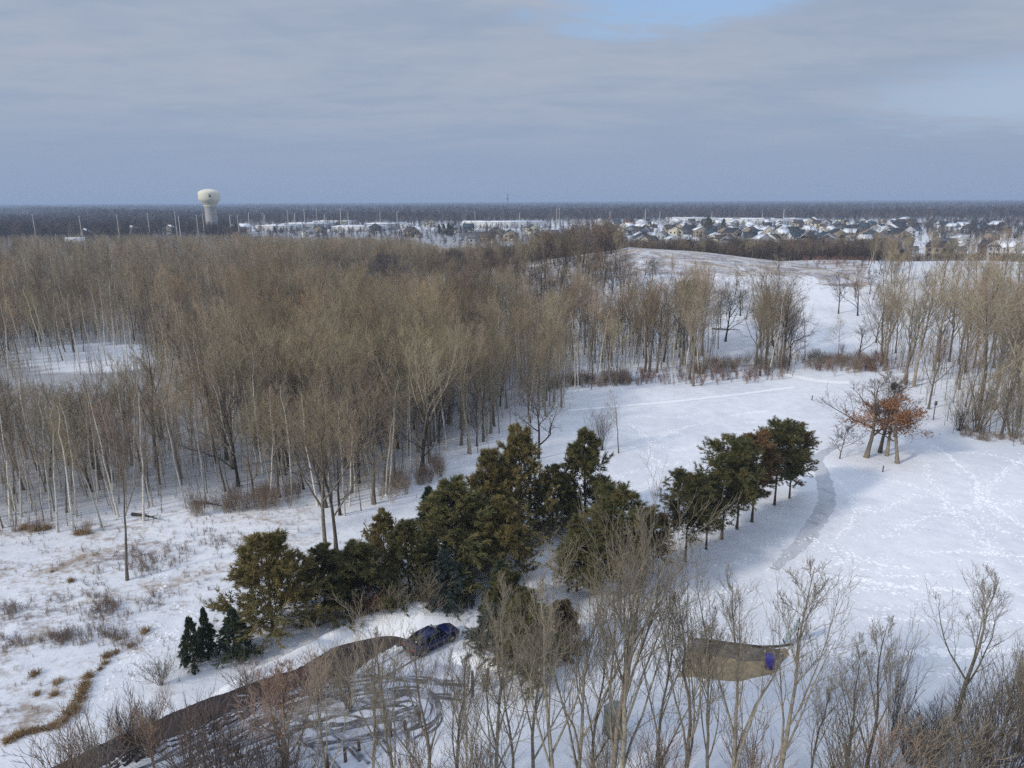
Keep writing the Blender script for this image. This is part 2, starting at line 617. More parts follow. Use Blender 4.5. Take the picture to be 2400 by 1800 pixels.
def stem(h, r, K=9, lean=(0, 0), wig=0.03, rt=0.15, seed=0, flare=1.35):
    g = np.random.default_rng(seed)
    z = np.linspace(0, 1, K)
    x = lean[0] * z + np.cumsum(g.normal(0, wig, K)) * (z > 0) * z
    y = lean[1] * z + np.cumsum(g.normal(0, wig, K)) * (z > 0) * z
    P = np.stack([x * h, y * h, z * h], -1)[None]
    Rr = r * (1 - (1 - rt) * z)
    Rr[0] *= flare
    P[0, 0, 2] = -0.15
    return {'P': P, 'R': Rr[None], 'L': np.array([h])}


def merge(a, b):
    if a['P'].shape[1] != b['P'].shape[1]:
        raise ValueError
    return {k: np.concatenate([a[k], b[k]]) for k in a}


def build_tree(trunk, levels, sides, mats, midx, tsides=8):
    """trunk mesh, crown mesh and one joined mesh"""
    a, b, j = MB(), MB(), MB()
    for m in (a, j):
        m.tubes(trunk['P'], trunk['R'], tsides, 0)
    for lv, s, mi in zip(levels, sides, midx):
        b.tubes(lv['P'], lv['R'], s, mi - 1)
        j.tubes(lv['P'], lv['R'], s, mi)
    return a, b, j


def kit(name, a, b, j, mats):
    """meshes of one tree form: trunk, crown, both"""
    return {'trunk': a.mesh(name + ' trunk', mats[:1], True), 'crown': b.mesh(name + ' crown', mats[1:], True),
            'all': j.mesh(name + ' whole', mats, True)}


def aspen(seed, h=15.0, mats=('aspen', 'bark_light', 'twig'), dens=1.0):
    g = np.random.default_rng(seed)
    T = stem(h, 0.12, 10, (g.normal(0, 0.05), g.normal(0, 0.05)), 0.012, 0.12, seed)
    l1 = grow(T, int(20 * dens), 0.36, 0.98, 0.72, lambda t: 0.29 * (1.14 - t), 0.42, 5, 0.55, 0.10, 0.3, 0.014, seed=seed + 1)
    l2 = grow(l1, 6, 0.2, 0.98, 0.65, 0.55, 0.6, 4, 0.5, 0.12, 0.4, 0.011, seed=seed + 2)
    l3 = grow(l2, 4, 0.15, 1.0, 0.6, 0.6, 0.7, 3, 0.35, 0.14, 0.5, 0.009, seed=seed + 3)
    m = [M[x] for x in mats]
    return kit('aspen', *build_tree(T, [l1, l2, l3], [4, 3, 3], m, [1, 2, 2], 6), m)


def cottonwood(seed, h=20.0, mats=('bark', 'bark', 'twig'), fork=(0.22, 0.75), nl=6, ang=0.44, n2=7, n3=5, n4=4, r=0.25):
    g = np.random.default_rng(seed)
    T = stem(h * 0.92, r, 10, (g.normal(0, 0.05), g.normal(0, 0.05)), 0.018, 0.10, seed)
    l1 = grow(T, nl, fork[0], fork[1], ang, lambda t: 0.80 * (1.12 - t), 0.68, 7, 0.55, 0.09, 0.16, 0.02, seed=seed + 1)
    l1b = grow(T, 9, 0.5, 0.98, 0.6, lambda t: 0.34 * (1.25 - t), 0.5, 7, 0.5, 0.1, 0.2, 0.016, seed=seed + 9)
    l1 = merge(l1, l1b)
    l2 = grow(l1, n2, 0.22, 0.98, 0.55, lambda t: 0.46 * (1.2 - 0.7 * t), 0.55, 5, 0.45, 0.10, 0.3, 0.013, seed=seed + 2)
    l3 = grow(l2, n3, 0.15, 1.0, 0.55, 0.5, 0.62, 4, 0.4, 0.12, 0.4, 0.011, seed=seed + 3)
    l4 = grow(l3, n4, 0.1, 1.0, 0.5, 0.55, 0.75, 3, 0.25, 0.14, 0.6, 0.009, seed=seed + 4)
    m = [M[x] for x in mats]
    return kit('cottonwood', *build_tree(T, [l1, l2, l3, l4], [5, 3, 3, 3], m, [1, 1, 2, 2], 8), m)


def roundtree(seed, h=12.0, mats=('bark_dark', 'bark_dark', 'twig_grey'), leaves=None, nl=9, spread=0.95, r=0.2, f0=0.18, n4=3, lf=0.62):
    g = np.random.default_rng(seed)
    T = stem(h * 0.85, r, 9, (g.normal(0, 0.06), g.normal(0, 0.06)), 0.02, 0.12, seed)
    l1 = grow(T, nl, f0, 0.95, spread, lambda t: lf * (1.15 - 0.8 * t), 0.6, 7, 0.55, 0.16, 0.2, 0.02, seed=seed + 1)
    l2 = grow(l1, 8, 0.2, 0.98, 0.75, lambda t: 0.5 * (1.15 - 0.7 * t), 0.58, 5, 0.35, 0.17, 0.3, 0.014, seed=seed + 2)
    l3 = grow(l2, 7, 0.15, 1.0, 0.65, 0.5, 0.65, 4, 0.3, 0.17, 0.4, 0.011, seed=seed + 3)
    l4 = grow(l3, n4, 0.1, 1.0, 0.6, 0.5, 0.75, 3, 0.2, 0.18, 0.6, 0.009, seed=seed + 4)
    m = [M[x] for x in mats]
    k = kit('round tree', *build_tree(T, [l1, l2, l3, l4], [5, 4, 3, 3], m, [1, 1, 2, 2], 9), m)
    k['tips'] = l3['P']
    k['tips4'] = l4['P']
    return k


def shrub(seed, h=3.0, n=14, mats=('bark', 'bark', 'twig_grey'), spread=0.35, n2=7, n3=5, rr=0.025):
    g = np.random.default_rng(seed)
    K = 6
    az = g.random(n) * 6.28
    tilt = np.abs(g.normal(0, spread, n))
    ln = h * g.uniform(0.6, 1.05, n)
    base = np.stack([np.cos(az) * 0.2, np.sin(az) * 0.2, np.zeros(n)], -1) * g.random((n, 1)) * h * 0.35
    d = np.stack([np.cos(az) * np.sin(tilt), np.sin(az) * np.sin(tilt), np.cos(tilt)], -1)
    P = np.zeros((n, K, 3))
    P[:, 0] = base - np.array([0, 0, 0.1])
    for j in range(1, K):
        d = d + g.normal(0, 0.07, d.shape) + np.array([0, 0, 0.06])
        d /= np.linalg.norm(d, axis=1, keepdims=True)
        P[:, j] = P[:, j - 1] + d * (ln / (K - 1))[:, None]
    Rr = np.linspace(1, 0.3, K)[None, :] * rr * g.uniform(0.6, 1.1, (n, 1))
    S = {'P': P, 'R': Rr, 'L': ln}
    l2 = grow(S, n2, 0.2, 0.98, 0.5, lambda t: 0.42 * (1.2 - 0.7 * t), 0.6, 4, 0.4, 0.12, 0.4, 0.008, seed=seed + 2)
    l3 = grow(l2, n3, 0.1, 1.0, 0.5, 0.5, 0.7, 3, 0.3, 0.12, 0.5, 0.0065, seed=seed + 3)
    m = [M[x] for x in mats]
    return kit('shrub', *build_tree(S, [l2, l3], [3, 3], m, [1, 2], 4), m)


def blades(mb, pos, dirs, g, n, length, width, spread, mat, droop=0.0):
    """n narrow needle blades fanned about each direction"""
    N = len(pos)
    p = np.repeat(pos, n, 0)
    d = np.repeat(dirs, n, 0) + g.normal(0, spread, (N * n, 3)) - np.array([0, 0, droop])
    d /= np.linalg.norm(d, axis=1, keepdims=True) + 1e-9
    s = np.cross(d, g.normal(0, 1, d.shape))
    s /= np.linalg.norm(s, axis=1, keepdims=True) + 1e-9
    ln = length * g.uniform(0.6, 1.25, (N * n, 1))
    p0 = p + g.normal(0, length * 0.12, p.shape)
    v = np.stack([p0 - s * width * 0.5, p0 + s * width * 0.5, p0 + d * ln + s * width * 0.25, p0 + d * ln - s * width * 0.25], 1)
    q = np.arange(N * n * 4).reshape(-1, 4)
    mb.add(v.reshape(-1, 3), q=q, mat=mat)


def conifer(seed, h, base_t, prof, nb, up, droop, nsub, tuft_n, tuft_l, tuft_w, tuft_s, needle, bark='bark_pine', r=0.14,
            ang=1.35, lean=0.03, npos=3, stems=1, flat_z=0.0, wig=0.1):
    """trunk with whorled branches; needle tufts along the side shoots"""
    g = np.random.default_rng(seed)
    T = stem(h, r, 10, (g.normal(0, lean * 0.3), g.normal(0, lean * 0.3)), 0.003, 0.08, seed)
    l1 = grow(T, nb, base_t, 0.985, ang, lambda t: prof(t) / 1.0, 0.35, 6, up, wig, 0.25, 0.015, 0.16, seed + 1, flat_z)
    l2 = grow(l1, nsub, 0.25, 1.0, 0.8, lambda t: 0.42 * (1.2 - 0.6 * t), 0.5, 4, up * 0.7, 0.16, 0.4, 0.01, seed=seed + 2)
    a, b, j = MB(), MB(), MB()
    for m in (a, j):
        m.tubes(T['P'], T['R'], 8, 0)
    for mm, base in ((b, 0), (j, 0)):
        mm.tubes(l1['P'], l1['R'], 4, base)
        mm.tubes(l2['P'], l2['R'], 3, base)
        g2 = np.random.default_rng(seed + 5)
        P = l2['P']
        pts, ds = [], []
        for k in range(npos):
            f = (k + 1.0) / npos * (P.shape[1] - 1)
            i0 = min(int(f), P.shape[1] - 2)
            pts.append(P[:, i0] + (P[:, i0 + 1] - P[:, i0]) * (f - i0))
            dd = P[:, i0 + 1] - P[:, i0]
            ds.append(dd / (np.linalg.norm(dd, axis=1, keepdims=True) + 1e-9))
        P1 = l1['P']
        for kk in (3, 4, 5):
            pts.append(P1[:, kk])
            dd = P1[:, kk] - P1[:, kk - 1]
            ds.append(dd / (np.linalg.norm(dd, axis=1, keepdims=True) + 1e-9))
        pts.append(T['P'][0, -3:])
        ds.append(np.repeat([[0, 0, 1.0]], 3, 0))
        blades(mm, np.concatenate(pts), np.concatenate(ds), g2, tuft_n, tuft_l, tuft_w, tuft_s, 1, droop)
    m = [M[bark], M[bark], M[needle]]
    me_a = a.mesh('conifer trunk', [M[bark]], True)
    me_b = b.mesh('conifer crown', [M[bark], M[needle]], False)
    me_j = j.mesh('conifer whole', [M[bark], M[needle]], False)
    return {'trunk': me_a, 'crown': me_b, 'all': me_j}


def redpine(seed, h=12.0, needle='needle', base=0.30, wide=1.0, nb=74):
    return conifer(seed, h, base, lambda t: 0.23 * wide * np.sqrt(np.clip(1.02 - ((t - 0.52) / 0.52) ** 2, 0.05, 1)), nb, 0.12, 0.0, 10, 18, 0.30, 0.036, 0.6,
                   needle, r=0.17, ang=1.22, npos=3, wig=0.07)


def jackpine(seed, h=9.0, needle='needle_olive', wide=1.0, base=0.03, nb=66):
    return conifer(seed, h, base, lambda t: 0.46 * wide * np.clip(1.08 - t, 0.05, 1) ** 0.75, nb, 0.32, 0.05, 10, 15, 0.36, 0.045, 0.42,
                   needle, r=0.16, ang=1.42, npos=3, lean=0.04, wig=0.13)


def spruce(seed, h=5.0, needle='needle_spruce', wide=1.0, nb=64):
    return conifer(seed, h, 0.05, lambda t: 0.36 * wide * np.clip(1.02 - t, 0.02, 1), nb, -0.12, 0.12, 9, 12, 0.22, 0.042, 0.40,
                   needle, r=0.09, ang=1.5, npos=3, lean=0.01, wig=0.05)


# tree forms
ASP = [aspen(100 + i, mats=('aspen', 'bark_light', ('twig', 'twig_tan', 'twig', 'twig_grey')[i])) for i in range(4)]
COT = [cottonwood(200 + 10 * i, mats=('bark', 'bark', ('twig', 'twig_tan', 'twig')[i])) for i in range(3)]
COTL = [cottonwood(240 + 10 * i, mats=('bark_light', 'bark_light', 'twig'), nl=7, ang=0.36) for i in range(2)]
COTL += [cottonwood(265 + 10 * i, mats=('bark', 'bark_light', ('twig', 'twig_tan')[i]), fork=(0.16, 0.7), nl=8, ang=0.62, n2=7, n3=5, n4=4) for i in range(2)]
DARK = [roundtree(300 + 10 * i, mats=('bark_dark', 'bark_dark', ('twig_grey', 'twig_dark', 'twig_dark')[i]), nl=10, spread=(0.7, 0.7, 0.85)[i]) for i in range(3)]
THIN = [aspen(140 + i, 13.0, ('bark', 'bark', ('twig_grey', 'twig')[i]), 0.8) for i in range(2)]
def sapling(seed, h=7.0):
    g_ = np.random.default_rng(seed)
    T = stem(h, 0.05, 7, (g_.normal(0, 0.08), g_.normal(0, 0.08)), 0.02, 0.2, seed)
    l1 = grow(T, 13, 0.25, 0.98, 0.6, lambda t: 0.28 * (1.2 - t), 0.5, 4, 0.5, 0.12, 0.35, 0.012, seed=seed + 1)
    l2 = grow(l1, 4, 0.2, 1.0, 0.6, 0.5, 0.65, 3, 0.4, 0.14, 0.5, 0.009, seed=seed + 2)
    m_ = [M['bark_light'], M['bark_light'], M['twig_grey']] if seed % 2 else [M['bark'], M['bark'], M['twig']]
    return kit('sapling', *build_tree(T, [l1, l2], [3, 3], m_, [1, 2], 5), m_)


SAP = [sapling(601 + i, 7.0) for i in range(4)]
SHR = [shrub(400, 3.0, 16), shrub(410, 3.2, 20, ('bark', 'bark', 'twig_fore')), shrub(420, 2.6, 16, ('twig_red', 'twig_red', 'twig_red')),
       shrub(430, 3.2, 26, ('bark_dark', 'twig_dark', 'twig_dark'), 0.5)]
FOR = [cottonwood(500 + 10 * i, 16.0, (('bark', 'bark_fore', 'bark_fore', 'bark', 'bark_fore')[i], 'bark_fore', 'twig_fore'), (0.10, 0.62), (5, 4, 6, 4, 5)[i], (0.30, 0.38, 0.34, 0.26, 0.42)[i], 8, 5, 3, 0.19)
       for i in range(5)]
BIRCH = cottonwood(560, 10.0, ('bark_birch', 'bark_birch', 'twig_grey'), (0.12, 0.5), 6, 0.62, 9, 6, 4, 0.17)

# ------------------------------------------------------------------ the ground
def graded(a, b, step, far_lo, far_hi, ratio=1.18):
    c = list(np.arange(a, b + 0.1, step))
    s, x = step, b
    while x < far_hi:
        s *= ratio
        x += s
        c.append(x)
    s, x = step, a
    while x > far_lo:
        s *= ratio
        x -= s
        c.insert(0, x)
    return np.array(c)


gx = graded(-150, 240, 3.0, -12000, 12000)
gy = graded(20, 420, 3.0, -400, 14000)
XX, YY = np.meshgrid(gx, gy)
ZZ = terrain(XX, YY)
mb = MB()
ny, nx_ = XX.shape
idx = np.arange(ny * nx_).reshape(ny, nx_)
q = np.stack([idx[:-1, :-1], idx[:-1, 1:], idx[1:, 1:], idx[1:, :-1]], -1).reshape(-1, 4)
mb.add(np.stack([XX, YY, ZZ], -1).reshape(-1, 3), q=q)
gme = mb.mesh('ground', [M['ground']], True)
uu, vv = project(XX.ravel(), np.maximum(YY.ravel(), 1), ZZ.ravel())
Yf, Xf = YY.ravel(), XX.ravel()

# photograph-derived outline of the woods' near edge on the ground (pixel u -> pixel v)
EDGE_U = np.array([-400, 0, 170, 420, 700, 800, 890, 990, 1060, 1120, 1200, 1290, 1350, 1480, 1860, 1870, 2040, 2060, 2140, 2235, 2400, 2900], float)
EDGE_V = np.array([1300, 1250, 1255, 1205, 1175, 1240, 1180, 1130, 1085, 1070, 1010, 985, 920, 905, 880, 700, 700, 880, 930, 1015, 1035, 1080], float)


def edge_v(u):
    return np.interp(u, EDGE_U, EDGE_V)


def in_poly(u, v, poly):
    u, v = np.asarray(u, float), np.asarray(v, float)
    r = np.zeros(u.shape, bool)
    n = len(poly)
    for i in range(n):
        x1, y1 = poly[i]
        x2, y2 = poly[(i + 1) % n]
        c = ((y1 > v) != (y2 > v)) & (u < (x2 - x1) * (v - y1) / (y2 - y1 + 1e-12) + x1)
        r ^= c
    return r


CLEAR_L = [(40, 818), (200, 806), (330, 806), (380, 845), (320, 868), (120, 872), (30, 850)]
CLEAR_H = [(1470, 588), (1600, 570), (1960, 600), (1990, 730), (1980, 880), (1862, 880), (1840, 760), (1800, 700), (1700, 662), (1500, 640)]
CLEAR_T = [(1648, 905), (1665, 850), (1712, 772), (1775, 760), (1768, 850), (1762, 905)]
MEADOW = [(-600, 1180), (420, 1190), (720, 1165), (800, 1240), (560, 1400), (470, 1420), (330, 1540), (190, 1660), (0, 1760), (-600, 1900)]
litter = np.full(len(Xf), 0.02)
litter[in_poly(uu, vv, MEADOW)] = 0.62
wood = (vv < edge_v(uu)) & (Yf > 40) & (uu < 1500)
litter[wood] = 0.5
hillm = (terrain(Xf, Yf) > 1.0)
litter[hillm] = 0.34
litter[hillm & (Yf > 222)] = 0.74
litter[(Yf > 400)] = 0.25
litter[(uu > 2040) & (vv < edge_v(uu)) & (Yf < 400)] = 0.4
corr = in_poly(uu, vv, [(1830, 900), (1560, 850), (1700, 720), (1760, 650), (1900, 650), (1960, 720), (1980, 880)])
litter[corr] = 0.15
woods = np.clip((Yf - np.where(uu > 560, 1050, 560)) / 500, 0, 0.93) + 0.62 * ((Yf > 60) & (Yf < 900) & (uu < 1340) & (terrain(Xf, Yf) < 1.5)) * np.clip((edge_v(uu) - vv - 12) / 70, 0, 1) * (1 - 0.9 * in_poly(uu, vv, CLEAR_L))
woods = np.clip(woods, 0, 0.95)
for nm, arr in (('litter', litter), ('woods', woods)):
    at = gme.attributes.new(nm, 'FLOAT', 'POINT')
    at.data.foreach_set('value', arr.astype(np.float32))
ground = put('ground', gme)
tag(ground, kind='structure')


def ribbon(mb, pts, width, z, mat=0, jitter=0.0, seed=0, res=1.0):
    """flat strip along a smoothed polyline on the ground"""
    P = smooth_line(pts, res)
    d = np.gradient(P, axis=0)
    d /= np.linalg.norm(d, axis=1, keepdims=True) + 1e-9
    nrm = np.stack([-d[:, 1], d[:, 0]], -1)
    g = np.random.default_rng(seed)
    wd = np.asarray(width, float) * np.ones(len(P)) if np.isscalar(width) else np.interp(np.linspace(0, 1, len(P)), np.linspace(0, 1, len(width)), width)
    jl, jr = g.normal(0, jitter, len(P)), g.normal(0, jitter, len(P))
    a = P + nrm * (wd / 2 + jl)[:, None]
    b = P - nrm * (wd / 2 + jr)[:, None]
    v = np.concatenate([np.c_[a, terrain(a[:, 0], a[:, 1]) + z], np.c_[b, terrain(b[:, 0], b[:, 1]) + z]])
    n = len(P)
    i = np.arange(n - 1)
    mb.add(v, q=np.stack([i, i + n, i + n + 1, i + 1], -1), mat=mat)


def smooth_line(pts, res=1.0):
    P = np.asarray(pts, float)
    if len(P) < 3:
        n = max(2, int(np.linalg.norm(P[-1] - P[0]) / res))
        return P[0] + (P[-1] - P[0]) * np.linspace(0, 1, n)[:, None]
    Q = np.concatenate([[2 * P[0] - P[1]], P, [2 * P[-1] - P[-2]]])
    o = []
    for i in range(1, len(Q) - 2):
        p0, p1, p2, p3 = Q[i - 1], Q[i], Q[i + 1], Q[i + 2]
        n = max(2, int(np.linalg.norm(p2 - p1) / res))
        for t in np.linspace(0, 1, n, endpoint=False):
            o.append(0.5 * ((2 * p1) + (-p0 + p2) * t + (2 * p0 - 5 * p1 + 4 * p2 - p3) * t * t + (-p0 + 3 * p1 - 3 * p2 + p3) * t ** 3))
    o.append(P[-1])
    return np.array(o)


def GL(pts):
    return [G(u, v)[:2] for u, v in pts]


def FL(pts):
    return [flat(u, v) for u, v in pts]


# trail
mb = MB()
ribbon(mb, FL([(1815, 1335), (1845, 1303), (1880, 1270), (1925, 1205), (1938, 1160), (1925, 1105), (1915, 1075), (1950, 1050), (1990, 1035)]),
       [0.8, 1.5, 1.8, 1.9, 1.95, 1.9, 1.75, 1.2, 0.5], 0.012, jitter=0.10, seed=3, res=0.5)
path = put('trail', mb.mesh('trail', [M['path']], True))
tag(path, kind='structure')

# road and car park
mb = MB()
ROAD_T = FL([(-60, 1880), (120, 1800), (249, 1738), (362, 1690), (500, 1632), (645, 1582), (700, 1566), (789, 1515), (884, 1485), (945, 1487), (975, 1500)])
ROAD_B = FL([(10, 1935), (190, 1850), (300, 1790), (400, 1756), (520, 1706), (645, 1656), (715, 1632), (800, 1598), (880, 1538), (940, 1512), (975, 1512)])
ta, tb = smooth_line(ROAD_T, 0.5), smooth_line(ROAD_B, 0.5)
gj = np.random.default_rng(5)
n = 160
def resample(P, n):
    d = np.r_[0, np.cumsum(np.linalg.norm(np.diff(P, axis=0), axis=1))]
    q_ = np.linspace(0, d[-1], n)
    return np.c_[np.interp(q_, d, P[:, 0]), np.interp(q_, d, P[:, 1])]
ta, tb = resample(ta, n), resample(tb, n)
ta[:, 1] += gj.normal(0, 0.07, n)
tb[:, 1] += gj.normal(0, 0.16, n)
i = np.arange(n - 1)
mb.add(np.concatenate([np.c_[ta, np.full(n, 0.016)], np.c_[tb, np.full(n, 0.016)]]), q=np.stack([i, i + n, i + n + 1, i + 1], -1))
road = put('road', mb.mesh('road', [M['asphalt']], True))
tag(road, kind='structure')
lot_pts = FL([(420, 1850), (620, 1680), (760, 1600), (880, 1545), (970, 1512), (1075, 1520), (1105, 1560), (1060, 1640), (930, 1740), (760, 1850)])
mb = MB()
LP = smooth_line(lot_pts + lot_pts[:1], 1.0)[:-1]
cx_, cy_ = LP.mean(0)
v = np.concatenate([[[cx_, cy_, 0.008]], np.c_[LP, np.full(len(LP), 0.008)]])
n = len(LP)
tri = [[0, 1 + i, 1 + (i + 1) % n] for i in range(n)]
mb.add(v, t=tri)
lot = put('car_park', mb.mesh('car park', [M['lot']]))
tag(lot, kind='structure')

# strips of slush left between the lanes of the road
mb = MB()
for f_, w_, i0, i1, sd in ((0.74, 0.35, 15, 110, 3), (0.88, 0.55, 0, 120, 4)):
    P = ta[i0:i1] * (1 - f_) + tb[i0:i1] * f_
    wv_ = 0.5 * w_ * (0.1 + 0.75 * np.abs(np.sin(np.arange(len(P)) * 0.13 + sd) + 0.5 * np.sin(np.arange(len(P)) * 0.41 + sd)))
    ribbon(mb, P, list(wv_), 0.021, jitter=0.06, seed=sd, res=0.45)
tag(put('slush', mb.mesh('slush', [M['lot']], True)), kind='stuff')

# tyre tracks on the packed snow
mb = MB()
g = np.random.default_rng(11)


def track_pair(px, wdt=0.24, gauge=1.55, z=0.022):
    P = smooth_line(FL(px), 0.7)
    d = np.gradient(P, axis=0)
    d /= np.linalg.norm(d, axis=1, keepdims=True)
    nn = np.stack([-d[:, 1], d[:, 0]], -1)
    for s in (-0.5, 0.5):
        ribbon(mb, P + nn * s * gauge, wdt, z, jitter=0.03, seed=int(g.integers(1e6)), res=0.7)


zt = 0.022
TRK = [[(420, 1790), (600, 1710), (760, 1640), (880, 1580), (975, 1527)],
       [(470, 1800), (640, 1720), (820, 1650), (960, 1640), (985, 1670), (930, 1700), (760, 1740), (600, 1800)],
       [(560, 1660), (700, 1640), (860, 1620), (960, 1610), (1060, 1612)],
       [(540, 1690), (660, 1650), (800, 1650), (900, 1690), (940, 1750)],
       [(600, 1690), (680, 1700), (760, 1740), (820, 1800)],
       [(640, 1650), (760, 1612), (880, 1600), (990, 1612), (1090, 1625)],
       [(500, 1770), (700, 1720), (900, 1660), (980, 1640), (1000, 1680), (950, 1720)],
       [(660, 1660), (665, 1690), (720, 1720), (840, 1715), (930, 1690)],
       [(300, 1850), (480, 1740), (640, 1665), (760, 1620)],
       [(350, 1860), (540, 1745), (700, 1690), (860, 1680), (960, 1660)]]
for i, p in enumerate(TRK):
    zt += 0.0035
    track_pair(p, 0.19, z=zt)
    if i:
        zt += 0.0035
        track_pair([(u_ + g.normal(0, 14), v_ + g.normal(0, 7)) for u_, v_ in p], 0.16, z=zt)
tracks = put('tyre_tracks', mb.mesh('tyre tracks', [M['track']], True))
tag(tracks, kind='stuff')


# ploughed snow along the road
def berm(name, px, wdt, hgt, seed, mat='snow_bright'):
    P = smooth_line(FL(px), 0.45)
    d = np.gradient(P, axis=0)
    d /= np.linalg.norm(d, axis=1, keepdims=True)
    nn = np.stack([-d[:, 1], d[:, 0]], -1)
    g = np.random.default_rng(seed)
    n = len(P)
    ks = np.array([-0.5, -0.32, -0.12, 0.1, 0.3, 0.5])
    hs = np.array([-0.03, 0.55, 0.95, 1.0, 0.5, -0.03])

    def low(sig):
        a = g.normal(0, 1, n + 18)
        k = np.exp(-0.5 * (np.arange(-9, 10) / sig) ** 2)
        return np.convolve(a, k / np.sqrt((k ** 2).sum()), 'valid')
    wv, hv = np.interp(np.linspace(0, 1, n), np.linspace(0, 1, len(wdt)), wdt), np.interp(np.linspace(0, 1, n), np.linspace(0, 1, len(hgt)), hgt)
    rows = []
    amp = 1 + 0.3 * low(4)
    for k, h in zip(ks, hs):
        off = k * wv * (1 + 0.12 * low(3))
        endt = sstep(np.minimum(np.arange(n), np.arange(n)[::-1]) / 7.0)
        z = np.where(h > 0, h * hv * np.clip(amp, 0.35, 1.7) * (1 + 0.16 * low(1.5)) * endt - 0.02, h)
        p = P + nn * off[:, None]
        rows.append(np.c_[p, z])
    v = np.stack(rows, 1)
    idx = np.arange(n * 6).reshape(n, 6)
    q = np.stack([idx[:-1, :-1], idx[:-1, 1:], idx[1:, 1:], idx[1:, :-1]], -1).reshape(-1, 4)
    m = MB()
    m.add(v.reshape(-1, 3), q=q)
    o = put(name, m.mesh(name, [M[mat]], True))
    return o


b1 = berm('snow_bank', [(480, 1640), (620, 1572), (740, 1515), (860, 1470), (960, 1447), (1075, 1447)], [0.9, 1.2, 1.6, 4.0, 6.5, 5.0], [0.2, 0.3, 0.4, 0.7, 1.0, 0.8], 21)
tag(b1, 'long bright snow bank ploughed up behind the parked blue car and along the road', 'snow bank')
b2 = berm('snow_bank', [(1040, 1548), (1110, 1540), (1180, 1560), (1190, 1600)], [1.5, 2.5, 2.5, 1.2], [0.3, 0.6, 0.5, 0.2], 23)
tag(b2, 'small snow bank heaped between the car park and the low dark evergreens', 'snow bank')

# footprints: kicked-up clods of snow along walked lines
mb = MB()
g = np.random.default_rng(31)


def clods(P, size, step, side, rough=0.5):
    L = smooth_line(P, step)
    n = len(L)
    if n < 2:
        return
    d = np.gradient(L, axis=0)
    d /= np.linalg.norm(d, axis=1, keepdims=True) + 1e-9
    nn = np.stack([-d[:, 1], d[:, 0]], -1)
    off = np.where(np.arange(n) % 2, 1, -1) * side + g.normal(0, side * rough, n)
    c = L + nn * off[:, None] + g.normal(0, step * 0.25, (n, 2))
    keep = g.random(n) > 0.12
    c, d, nn = c[keep], d[keep], nn[keep]
    n = len(c)
    s = size * g.uniform(0.5, 1.4, (n, 1))
    z = terrain(c[:, 0], c[:, 1])
    ax = d * s
    ay = nn * s * g.uniform(0.5, 0.8, (n, 1))
    ring = [c + ax, c + 0.6 * ay + 0.5 * ax, c + ay - 0.3 * ax, c - ax, c - ay - 0.2 * ax, c - 0.7 * ay + 0.6 * ax]
    v = np.stack([np.c_[r, z - 0.01] for r in ring] + [np.c_[c + g.normal(0, 0.05, c.shape), z + 0.05 + 0.10 * s[:, 0]]], 1)
    b = np.arange(n)[:, None] * 7
    t = np.concatenate([np.stack([b[:, 0] + k, b[:, 0] + (k + 1) % 6, b[:, 0] + 6], -1) for k in range(6)])
    mb.add(v.reshape(-1, 3), t=t)


